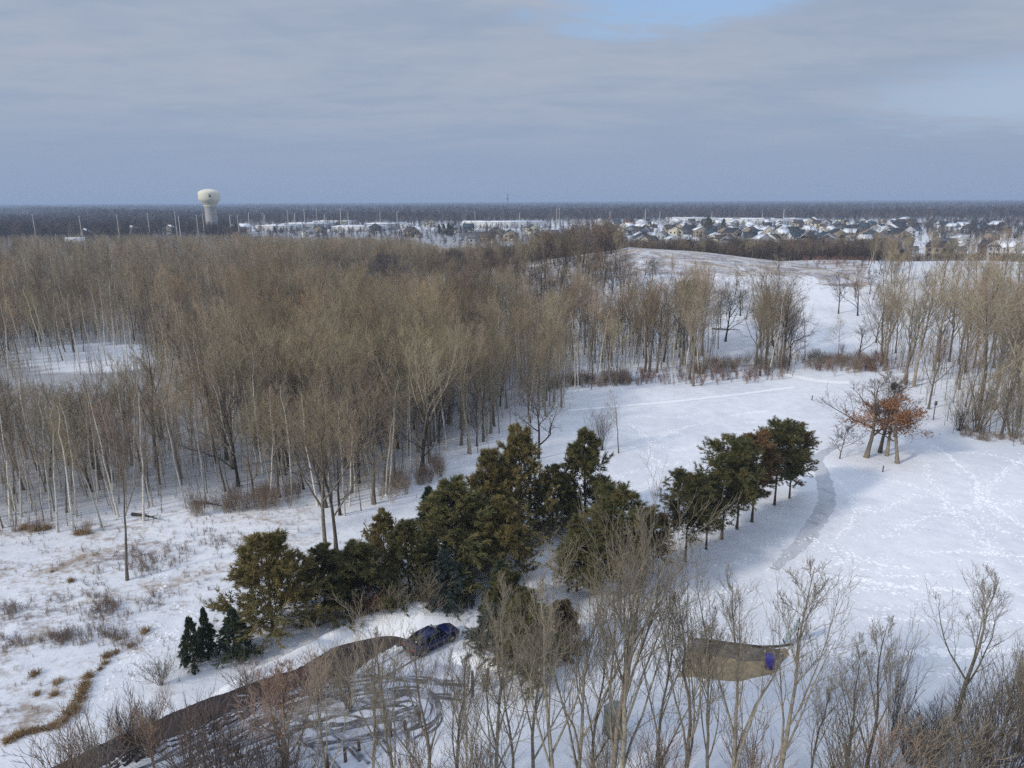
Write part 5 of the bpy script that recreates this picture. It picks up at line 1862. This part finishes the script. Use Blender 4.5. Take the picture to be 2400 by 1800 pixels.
# radio mast
M['steel'] = mat_plain('weathered steel', (0.16, 0.16, 0.18), 0.5)
M['pole'] = mat_plain('pale galvanised pole', (0.6, 0.6, 0.6), 0.5)
wd = ray(1190, 480)
MY = 1500.0
r = empty('radio_mast', (MY / wd[1] * wd[0], MY, 0))
tag(r, 'slim lattice radio mast standing alone on the horizon', 'mast')
m = MB()
H_ = 50.5
for k in range(3):
    a = k * 2.094
    P = np.array([[[1.6 * math.cos(a), 1.6 * math.sin(a), 0], [1.0 * math.cos(a), 1.0 * math.sin(a), H_ * .5], [0.5 * math.cos(a), 0.5 * math.sin(a), H_]]])
    m.tubes(P, np.full((1, 3), 0.16), 4)
for k in range(22):
    z0 = H_ * k / 22
    for j in range(3):
        a, b = j * 2.094, (j + 1) * 2.094
        ra, rb = 1.6 - 1.1 * z0 / H_, 1.6 - 1.1 * (z0 + H_ / 22) / H_
        m.tubes(np.array([[[ra * math.cos(a), ra * math.sin(a), z0], [rb * math.cos(b), rb * math.sin(b), z0 + H_ / 22]]]), np.full((1, 2), 0.09), 3)
put('lattice', m.mesh('lattice', [M['steel']]), r)
m = MB()
for k in range(9):
    a = k * 0.698
    m.box((1.8 * math.cos(a), 1.8 * math.sin(a), 39.5), (0.5, 0.3, 2.4), a)
m.lathe([(0.3, 39.2), (2.0, 39.2), (2.0, 39.4), (0.3, 39.4)], 12)
put('antenna_ring', m.mesh('antennas', [M['steel']]), r)
m = MB()
m.tubes(np.array([[[0, 0, H_ - 0.5], [0, 0, H_ + 4.5]]]), np.full((1, 2), 0.2), 6)
put('antenna', m.mesh('antenna', [M['pole']]), r)

# light and power poles
g = np.random.default_rng(17)


def pole_mesh(hh, arm):
    a, b = MB(), MB()
    a.lathe([(0.32, -0.3), (0.30, 0), (0.22, hh), (0.001, hh)], 8)
    if arm == 0:
        b.box((0, 0, hh - 0.9), (2.4, 0.14, 0.16))
        for sx in (-1, 0, 1):
            b.box((sx * 1.05, 0, hh - 0.7), (0.10, 0.10, 0.26))
        return a.mesh('pole', [M['wood_pole']]), b.mesh('cross arm', [M['wood_pole']]), 'cross_arm'
    b.tubes(np.array([[[0, 0, hh - 0.1], [0.9, 0, hh + 0.25], [1.9, 0, hh + 0.25]]]), np.full((1, 3), 0.06), 5)
    b.box((2.1, 0, hh + 0.24), (0.8, 0.3, 0.14))
    return a.mesh('pole', [M['pole']]), b.mesh('lamp arm', [M['pole']]), 'lamp_arm'


M['wood_pole'] = mat_plain('grey pole wood', (0.46, 0.44, 0.41), 0.8)
LPL = [(75, 500, 0, 640), (185, 506, 0, 640), (273, 504, 0, 640), (345, 500, 0, 650), (409, 497, 0, 650), (418, 508, 1, 700), (460, 504, 0, 680), (474, 500, 0, 690), (538, 506, 1, 720), (556, 505, 0, 690), (582, 500, 1, 760), (616, 498, 0, 720), (620, 505, 1, 800),
       (673, 492, 0, 760), (690, 500, 1, 800), (712, 491, 1, 800), (741, 489, 0, 780), (760, 501, 1, 860), (797, 488, 1, 820), (815, 497, 1, 900), (890, 497, 1, 900), (930, 497, 1, 880), (1113, 495, 0, 830), (1218, 498, 1, 900), (1305, 489, 0, 700), (1311, 488, 0, 720), (1430, 495, 1, 900),
       (1513, 490, 1, 850), (1547, 497, 1, 900), (1669, 497, 1, 950), (1787, 500, 1, 900), (1838, 491, 1, 850)]
pm = {}
for i, (u, vt, kind_, Dd) in enumerate(LPL):
    x, y, zt_ = at_range(u, vt, Dd)
    hh = round(zt_)
    key = (hh, kind_)
    lab = ('wooden power pole with a cross arm rising above the woods left of the water tower' if u < 480 else
           'wooden power pole among the snowy roofs right of the water tower' if u < 1000 else 'wooden power pole above the houses and woods in the town middle') if kind_ == 0 else \
        ('pale street light pole by the water tower foot' if u < 600 else 'pale street light pole over the white commercial roofs' if u < 1000 else 'pale street light pole behind the houses of the town')
    if key not in pm:
        p1, p2, nm = pole_mesh(hh, kind_)
        r = empty('power_pole' if kind_ == 0 else 'street_lamp', (x, y, 0), g.uniform(-0.3, 0.3))
        put('pole', p1, r)
        put(nm, p2, r)
        pm[key] = (r, list(r.children))
    else:
        r = copy_thing(pm[key][0], pm[key][1], (x, y, 0), g.uniform(-0.3, 0.3))
    tag(r, lab, 'pole' if kind_ == 0 else 'street lamp', ' '.join(lab.split()[2:]) + ' group')

# ------------------------------------------------------------------ the town
WALLC = {'white': (0.62, 0.62, 0.61), 'pale grey': (0.36, 0.375, 0.38), 'beige': (0.42, 0.36, 0.27), 'tan': (0.30, 0.245, 0.18), 'grey blue': (0.20, 0.235, 0.27), 'dark grey': (0.12, 0.12, 0.125), 'cream': (0.62, 0.56, 0.40), 'brown': (0.15, 0.105, 0.08), 'orange': (0.62, 0.27, 0.05), 'sage green': (0.24, 0.27, 0.2)}
ROOFC = {'dark shingle': (0.045, 0.047, 0.052), 'brown shingle': (0.085, 0.065, 0.055), 'grey shingle': (0.13, 0.13, 0.135), 'slate blue': (0.05, 0.075, 0.09)}
WM = {k: mat_plain('siding ' + k, c, 0.8, dirt=0.1, scale=0.6) for k, c in WALLC.items()}
RM = {k: mat_plain('roof ' + k, c, 0.85, dirt=0.2, scale=0.5) for k, c in ROOFC.items()}
M['window'] = mat_plain('window glass', (0.03, 0.035, 0.045), 0.15, 0.5)
M['garage'] = mat_plain('garage door', (0.55, 0.55, 0.53), 0.6)


def gable(m, x0, x1, y0, y1, h, rise, along='x'):
    v = [(x0, y0, -0.5), (x1, y0, -0.5), (x1, y1, -0.5), (x0, y1, -0.5), (x0, y0, h), (x1, y0, h), (x1, y1, h), (x0, y1, h)]
    q = [[0, 1, 5, 4], [1, 2, 6, 5], [2, 3, 7, 6], [3, 0, 4, 7]]
    if along == 'x':
        v += [(x0, (y0 + y1) / 2, h + rise), (x1, (y0 + y1) / 2, h + rise)]
        t = [[4, 8, 7][::-1], [5, 6, 9]]
    else:
        v += [((x0 + x1) / 2, y0, h + rise), ((x0 + x1) / 2, y1, h + rise)]
        t = [[4, 5, 8], [7, 9, 6]]
    m.add(v, q=q, t=t)


def slabs(m, x0, x1, y0, y1, h, rise, along='x', o=0.4, th=0.22, mats=(0, 1)):
    if along == 'x':
        hw, ym = (y1 - y0) / 2, (y0 + y1) / 2
        k = rise / hw
        for s, mt in ((-1, mats[0]), (1, mats[1])):
            e = [(x0 - o, ym, h + rise + 0.05), (x1 + o, ym, h + rise + 0.05), (x1 + o, ym + s * (hw + o), h - o * k + 0.05), (x0 - o, ym + s * (hw + o), h - o * k + 0.05)]
            m.loft([e, [(a, b, c + th) for a, b, c in e]], mat=mt)
    else:
        hw, xm = (x1 - x0) / 2, (x0 + x1) / 2
        k = rise / hw
        for s, mt in ((-1, mats[0]), (1, mats[1])):
            e = [(xm, y0 - o, h + rise + 0.05), (xm, y1 + o, h + rise + 0.05), (xm + s * (hw + o), y1 + o, h - o * k + 0.05), (xm + s * (hw + o), y0 - o, h - o * k + 0.05)]
            m.loft([e, [(a, b, c + th) for a, b, c in e]], mat=mt)


WIN = MB()
WIN.box((0, 0, 0), (1.3, 0.10, 1.5))
WINM = WIN.mesh('window', [M['window']])
FORMS = []
for i in range(6):
    gq = random.Random(50 + i)
    wd_, dp, hh, al = gq.uniform(10, 13), gq.uniform(8, 10), gq.choice([3.2, 5.6, 5.6, 6.0]), gq.choice('xy')
    rise = gq.uniform(2.4, 3.4)
    mw, mr = MB(), MB()
    x0, x1, y0, y1 = -wd_ / 2, wd_ / 2, -dp / 2, dp / 2
    gable(mw, x0, x1, y0, y1, hh, rise, al)
    slabs(mr, x0, x1, y0, y1, hh, rise, al)
    gw, gd, gh = 6.5, 5.0, 2.9
    mw2, mr2, md = MB(), MB(), MB()
    gx0 = x1 - gw - 0.3 if i % 2 else x0 + 0.3
    gable(mw2, gx0, gx0 + gw, y0 - gd, y0 - 0.003, gh, 1.9, 'y')
    slabs(mr2, gx0, gx0 + gw, y0 - gd, y0 - 0.01, gh, 1.9, 'y', 0.35, 0.2)
    md.box((gx0 + gw / 2, y0 - gd - 0.03, 1.15), (4.8, 0.10, 2.3))
    wins = []
    for zc in ([1.6, 4.3] if hh > 5 else [1.7]):
        for xc in (-wd_ * 0.30, wd_ * 0.08, wd_ * 0.34):
            wins.append((xc, y0 - 0.03, zc, 0))
            wins.append((xc, y1 + 0.03, zc, 0))
        for yc in (-dp * 0.22, dp * 0.24):
            wins.append((x0 - 0.03, yc, zc, math.pi / 2))
            wins.append((x1 + 0.03, yc, zc, math.pi / 2))
    wins = [w_ for w_ in wins if not (abs(w_[1] - (y0 - 0.03)) < 0.01 and gx0 - 0.8 < w_[0] < gx0 + gw + 0.8 and w_[2] < 3.6)]
    FORMS.append((mw, mr, mw2, mr2, md, wins))
snow = M['snow_roof']
FM = []
for mw, mr, mw2, mr2, md, wins in FORMS:
    FM.append((mw.mesh('house wall', [WM['white']]), mr.mesh('house roof', [snow, snow]), mw2.mesh('garage wall', [WM['white']]), mr2.mesh('garage roof', [snow, snow]), md.mesh('garage door', [M['garage']]), wins))


def own_mat(o, i, m):
    o.material_slots[i].link = 'OBJECT'
    o.material_slots[i].material = m


def house(x, y, rz, form, wall, roof, snowy, lab, grp, nwin=99, s=1.0):
    """snowy: 0 bare roof, 1 snow on one slope, 2 snow on both"""
    wme, rme, gw, gr, gd, wins = FM[form]
    r = empty('house', (x, y, float(terrain(x, y))), rz, s)
    tag(r, lab, 'house', grp)
    own_mat(put('wall', wme, r), 0, WM[wall])
    ro = put('roof', rme, r)
    go = put('garage_roof', gr, r)
    for o in (ro, go):
        own_mat(o, 0, snow if snowy == 2 else RM[roof])
        own_mat(o, 1, snow if snowy >= 1 else RM[roof])
    own_mat(put('garage', gw, r), 0, WM[wall])
    put('garage_door', gd, r)
    ca, sa = math.cos(rz), math.sin(rz)
    for wx_, wy_, wz_, wr in wins:
        nx0, ny0 = (0, np.sign(wy_)) if wr == 0 else (np.sign(wx_), 0)
        if (sa * nx0 + ca * ny0) > 0.15:      # faces away from the photograph's side
            continue
        put('window', WINM, r, (wx_, wy_, wz_), wr)
    return r


HN = [(1112, 577, 1.57, 2, 'pale grey', 'grey shingle', 1, 'tall pale grey house end on, nearest to the bare wood in the town middle'), (1142, 572, 0.2, 1, 'beige', 'brown shingle', 0, 'brown roofed house right behind the tall pale grey end on house'),
      (1196, 566, 0.05, 3, 'beige', 'slate blue', 0, 'long beige house with a dark slate blue roof'), (1165, 556, 0.4, 0, 'tan', 'brown shingle', 1, 'tan house left behind the slate blue roofed one'),
      (1270, 572, 0.7, 4, 'tan', 'brown shingle', 0, 'tan steep roofed house half sunk behind the olive crowns'), (1296, 566, 0.9, 5, 'tan', 'grey shingle', 1, 'second tan house right of the half sunk one'),
      (1144, 532, 0.1, 1, 'sage green', 'grey shingle', 0, 'grey green gabled house standing above the white roofs'), (1222, 530, 0.1, 3, 'cream', 'grey shingle', 1, 'cream house above the slate blue roof'),
      (1248, 548, 0.3, 2, 'cream', 'brown shingle', 1, 'bright cream house left of the dark hilltop trees'), (1066, 545, 0.6, 0, 'white', 'dark shingle', 1, 'white sided house right of the dark evergreen clump'),
      (1098, 545, 0.1, 1, 'dark grey', 'slate blue', 1, 'dark house with a slate roof behind the tall pale grey one'), (1008, 532, 0.4, 2, 'cream', 'brown shingle', 0, 'small tan cream house left of the evergreen clump'),
      (952, 540, 0.2, 4, 'white', 'dark shingle', 2, 'snow roofed white house left of the small tan cream one'), (965, 556, 0.8, 5, 'tan', 'brown shingle', 1, 'low brown house at the edge of the wood'),
      (880, 546, 0.1, 3, 'dark grey', 'dark shingle', 0, 'dark low house in front of the white commercial roofs'), (750, 552, 0.0, 3, 'tan', 'slate blue', 0, 'long slate roofed house before the white commercial roofs'),
      (722, 556, 0.7, 5, 'white', 'grey shingle', 1, 'house with one snowy slope left of the long slate roofed one'), (575, 544, 0.5, 1, 'beige', 'brown shingle', 2, 'snow roofed house right of the water tower'),
      (545, 548, 0.1, 0, 'white', 'grey shingle', 2, 'small snow roofed house close to the water tower foot'), (310, 552, 0.1, 3, 'white', 'grey shingle', 2, 'long white roofed house left of the water tower'),
      (355, 548, 0.6, 4, 'dark grey', 'dark shingle', 1, 'dark house with one white slope left of the water tower'), (400, 550, 0.1, 3, 'beige', 'grey shingle', 2, 'low snow roofed house nearest left of the water tower'),
      (180, 588, 0.6, 1, 'tan', 'brown shingle', 2, 'lone house with a big snowy roof inside the left woods'), (200, 560, 0.3, 0, 'tan', 'brown shingle', 1, 'brown house behind the lone one in the left woods'),
      (1474, 528, 0.1, 1, 'orange', 'brown shingle', 0, 'orange yellow walled house at the left end of the right town'), (1502, 530, 0.2, 2, 'white', 'dark shingle', 1, 'bright white gabled house right of the orange one'),
      (1500, 556, 0.8, 4, 'grey blue', 'brown shingle', 1, 'house with a long snowy slope below the orange one'), (1430, 545, 0.3, 0, 'dark grey', 'dark shingle', 1, 'dark house left below the orange one'),
      (2120, 525, 0.3, 2, 'cream', 'brown shingle', 2, 'topmost cream house on the rise at right'), (2108, 532, 0.1, 1, 'cream', 'brown shingle', 1, 'bright cream house just under the topmost one'),
      (2135, 532, 0.7, 5, 'tan', 'brown shingle', 1, 'pinkish tan house right of the topmost cream house'), (1890, 532, 0.2, 3, 'cream', 'grey shingle', 2, 'wide cream house in the middle of the right town'),
      (1868, 535, 0.1, 1, 'cream', 'brown shingle', 1, 'pale yellow fronted house left of the wide cream one'), (1915, 536, 0.8, 0, 'cream', 'brown shingle', 1, 'cream house right of the wide cream one'),
      (2030, 600, 0.8, 4, 'dark grey', 'dark shingle', 1, 'nearest dark house left below the hill end'), (2062, 595, 0.7, 0, 'dark grey', 'brown shingle', 1, 'house with torn looking snow on a brown roof'),
      (2085, 605, 0.9, 5, 'tan', 'brown shingle', 1, 'nearest tan house with one white gable edge'), (2112, 595, 0.8, 4, 'grey blue', 'grey shingle', 1, 'grey roofed house with a large snowy slope beside the nearest tan one'),
      (2195, 603, 0.75, 2, 'tan', 'brown shingle', 1, 'large tan house above the right hand olive crowns'), (2212, 597, 0.7, 3, 'tan', 'grey shingle', 1, 'second tan house joined behind the large one at right'),
      (2320, 600, 0.5, 0, 'brown', 'brown shingle', 1, 'brown house half hidden at far right'), (2345, 602, 0.3, 1, 'white', 'grey shingle', 2, 'white house with snowy dormers at far right'), (2372, 603, 0.2, 3, 'white', 'grey shingle', 2, 'rightmost white house at the picture edge'),
      (2208, 540, 0.1, 1, 'white', 'slate blue', 1, 'white house left in the upper right row'), (2232, 545, 0.6, 2, 'pale grey', 'slate blue', 2, 'house with a white triangular roof in the upper right row'), (2255, 542, 0.7, 5, 'cream', 'brown shingle', 2, 'cream roofed tall house in the upper right row'),
      (2275, 550, 0.7, 4, 'pale grey', 'brown shingle', 1, 'stepped pale house in the upper right row'), (2300, 545, 0.2, 0, 'dark grey', 'slate blue', 1, 'dark house right in the upper right row'), (2335, 540, 0.3, 3, 'brown', 'grey shingle', 2, 'last small house of the upper right row')]
taken = []
for i, (u, v, rz, f_, wl, rf_, sn, lab) in enumerate(HN):
    x, y = flat(u, v)
    house(x, y, rz, f_, wl, rf_, sn, lab, 'houses of the town', s=1.12)
    taken.append((x, y))
g = np.random.default_rng(123)
pr = random.Random(9)
used = {}
for Dd in (540, 572, 610, 650, 700, 755, 815, 880, 960, 1050):
    for k in range(30):
        x = (-10 + k * 21.5 + g.uniform(-4, 4)) * (1 + 0.0 * Dd) + (Dd - 500) * 0.1
        y = Dd + g.uniform(-15, 15)
        u, v = project(x, y, 0)
        u, v = float(u), float(v)
        if not (1385 < u < 2360):
            continue
        if u > 2070 and (Dd < 560 or (Dd > 640 and u > 2140)):
            continue
        if u > 2180 and Dd > 600:
            continue
        if u < 1480 and Dd < 600:
            continue
        if min((x - a) ** 2 + (y - b) ** 2 for a, b in taken) < 17 ** 2 or g.random() < 0.2:
            continue
        taken.append((x, y))
        wl = pr.choices(['white', 'pale grey', 'beige', 'tan', 'grey blue', 'dark grey', 'cream', 'brown'], [2.6, 2.4, 1.8, 1.4, 1.5, 1.3, 1.0, 0.9])[0]
        rf_ = pr.choices(list(ROOFC), [3, 1.5, 1.5, 2])[0]
        sn = pr.choices([0, 1, 2], [3, 4, 1.4])[0]
        zone = 'left part of the right town' if u < 1620 else 'middle of the right town' if u < 1850 else 'right part of the right town'
        row = 'front rows' if Dd < 620 else 'middle rows' if Dd < 800 else 'back rows'
        lab = '%s house, %s%s roof, %s, %s' % (wl, ('bare ', 'half snowy ', 'snow covered ')[sn], rf_.replace(' shingle', ''), row, zone)
        house(x, y, pr.choice([0, 0.78, -0.78, 1.571, 3.142, -1.571, 2.36]) + g.uniform(-0.25, 0.25), pr.randrange(6), wl, rf_, sn, lab, 'houses like this: ' + lab, s=g.uniform(0.88, 1.15))

# flat roofed commercial buildings with snow on top
def shed(u, v, wid, dep, hh, wall, lab, stripe=None):
    x, y = flat(u, v)
    r = empty('warehouse', (x, y, 0), 0.03)
    tag(r, lab, 'building', 'flat roofed buildings')
    m = MB()
    m.box((0, 0, hh / 2 - 0.25), (wid, dep, hh + 0.5))
    put('wall', m.mesh('shed wall', [WM[wall]]), r)
    m = MB()
    m.box((0, 0, hh + 0.16), (wid + 0.4, dep + 0.4, 0.30))
    rf = put('roof', m.mesh('shed roof', [snow]), r)
    m = MB()
    for k in range(4):
        m.box((-wid * 0.35 + k * wid * 0.22, dep * 0.1, hh + 0.9), (3, 2.4, 1.2))
    put('roof_units', m.mesh('roof units', [M['column']]), rf)
    m = MB()
    for k in range(int(wid // 9)):
        m.box((-wid / 2 + 5 + k * 9, -dep / 2 - 0.05, 2.0), (3.0, 0.12, 2.8))
    put('loading_doors', m.mesh('loading doors', [M['garage']]), r)
    if stripe:
        m = MB()
        m.box((wid * 0.2, -dep / 2 - 0.12, hh - 1.2), (wid * 0.3, 0.2, 2.0))
        put('fascia', m.mesh('fascia', [mat_plain('yellow fascia', (0.6, 0.42, 0.06), 0.5)]), r)


shed(660, 541, 46, 60, 7, 'white', 'white flat roofed building at the left end of the commercial strip')
shed(728, 535, 60, 70, 7, 'pale grey', 'long flat snowy roofed building left of the yellow fascia')
shed(790, 531, 55, 60, 8, 'white', 'flat snowy roofed building with a yellow fascia', True)
shed(846, 541, 60, 60, 6, 'white', 'wide white roofed building right of the yellow fascia one')
shed(905, 536, 46, 60, 7, 'pale grey', 'white roofed building at the right end of the commercial strip')
shed(1180, 533, 110, 80, 8, 'white', 'long white building behind the slate blue roofed house')
shed(1775, 525, 120, 70, 8, 'white', 'long white building behind the right town')
shed(1620, 522, 70, 50, 8, 'white', 'white flat building left behind the right town')

# ------------------------------------------------------------------ far woods
def far_tree(seed, h, mats, conif=False):
    T = stem(h * 0.9, 0.16, 5, (0, 0), 0.02, 0.2, seed)
    if conif:
        l1 = grow(T, 34, 0.1, 0.98, 1.4, lambda t: 0.3 * (1.05 - t), 0.6, 3, -0.1, 0.08, 0.4, 0.12, seed=seed + 1)
        l2 = grow(l1, 4, 0.2, 1.0, 0.9, 0.5, 0.9, 2, 0, 0.1, 0.6, 0.12, seed=seed + 2)
    else:
        l1 = grow(T, 16, 0.25, 0.98, 0.7, lambda t: 0.5 * (1.12 - t), 0.5, 4, 0.5, 0.14, 0.4, 0.06, seed=seed + 1)
        l2 = grow(l1, 7, 0.2, 1.0, 0.65, 0.5, 0.7, 3, 0.4, 0.16, 0.6, 0.05, seed=seed + 2)
    m = MB()
    m.tubes(T['P'], T['R'], 4, 0)
    m.tubes(l1['P'], l1['R'], 3, 1)
    m.tubes(l2['P'], l2['R'], 3, 1)
    return m.mesh('far tree', [M[x] for x in mats])


FAR = [far_tree(950, 14, ('far_bark', 'far_twig')), far_tree(960, 13, ('far_bark', 'far_twig')), far_tree(970, 14, ('far_bark', 'far_twig_tan')), far_tree(980, 15, ('far_bark', 'far_twig'))]
FARC = [far_tree(990, 14, ('bark_dark', 'needle_dark'), True)]
g = np.random.default_rng(55)
P_all, S_all = [], []
for y0, y1, area, sc_ in ((560, 1000, 55, 1.0), (1000, 2000, 170, 1.05), (2000, 4500, 560, 1.15), (4500, 10500, 2600, 1.35)):
    tot = int(0.5 * 1.56 * (y1 ** 2 - y0 ** 2) / area)
    yy = np.sqrt(g.uniform(y0 ** 2, y1 ** 2, tot))
    xx = g.uniform(-0.78, 0.78, tot) * yy
    u, v = project(xx, yy, np.zeros(tot))
    keep = np.ones(tot, bool)
    lmp = lump(xx, yy, 60.0, 0.7)
    town_r = (u > 1290) & (yy < 1130)
    keep &= ~(town_r & (g.random(tot) < np.where(u > 2170, 0.2, 0.78)))
    town_c = (u > 560) & (u <= 1290) & (yy < 1010)
    keep &= ~(town_c & (g.random(tot) < 0.74))
    keep &= ~((yy < 1400) & (lmp > 1.0))
    keep &= ~((u <= 560) & (yy < 640))
    T_ = np.array(taken)
    near = np.zeros(tot, bool)
    sel = np.where(keep & (yy < 1130))[0]
    for i in sel:
        if ((T_[:, 0] - xx[i]) ** 2 + (T_[:, 1] - yy[i]) ** 2).min() < 9.5 ** 2:
            near[i] = True
    keep &= ~near
    keep &= ((xx - wx) ** 2 + (yy - WY) ** 2) > 12 ** 2
    P_all.append(np.c_[xx, yy, np.zeros(tot)][keep])
    S_all.append((sc_ * g.uniform(0.65, 1.25, tot) * np.where(town_r | town_c, 0.68, 1.0) * (1 + 0.28 * np.clip(lump(xx, yy, 170.0, 3.1), -1, 1) * (yy > 1300)))[keep])
P_all, S_all = np.concatenate(P_all), np.concatenate(S_all)
con = g.random(len(P_all)) < np.where(lump(P_all[:, 0], P_all[:, 1], 160.0, 2.0) > 0.9, 0.35, 0.05)
print('far trees', len(P_all))
scatter('far_woods', P_all[~con], g.uniform(0, 6.28, (~con).sum()), np.c_[S_all[~con] * 1.15, S_all[~con] * 1.15, S_all[~con]], FAR, 4)
scatter('far_conifers', P_all[con], g.uniform(0, 6.28, con.sum()), S_all[con], FARC, 5)
EG = [(1040, 552, 12), (1052, 555, 13), (1030, 550, 11), (1060, 553, 10), (645, 547, 8), (660, 548, 7), (555, 560, 14), (1658, 545, 17), (1664, 547, 15), (1695, 543, 14), (1590, 600, 9), (1612, 603, 8), (1640, 605, 8)]
ec = {}
for i, (u, v, hh) in enumerate(EG):
    x, y = flat(u, min(v, 590))
    lab = ('dark evergreen in the clump left of the white sided house' if u in (1040, 1052, 1030, 1060) else 'dark evergreen hedge tree right of the water tower' if u in (645, 660) else 'single dark narrow evergreen poking out of the left woods' if u == 555
           else 'tall dark evergreen rising over the right town' if v < 550 else 'dark evergreen in the belt behind the hill crest')
    k = JP[1] if i % 2 else JP[3]
    plant(k, 'pine_tree', lab, 'pine tree', (x, y, float(terrain(x, y))), i * 1.1, (hh / 9.0 * 0.8, hh / 9.0 * 0.8, hh / 9.0), 'far evergreens: ' + lab)

# ------------------------------------------------------------------ air
hz = bpy.data.materials.new('haze')
hz.use_nodes = True
t = NT(hz.node_tree)
o = t.n('ShaderNodeOutputMaterial')
pv = t.n('ShaderNodeVolumePrincipled')
pv.inputs['Color'].default_value = (0.60, 0.75, 1.0, 1)
pv.inputs['Density'].default_value = 2.0e-4
t.l(pv.outputs[0], o.inputs['Volume'])
m = MB()
m.box((0, 7000, 28.5), (36000, 24000, 59))
tag(put('haze', m.mesh('haze', [hz])), kind='stuff')
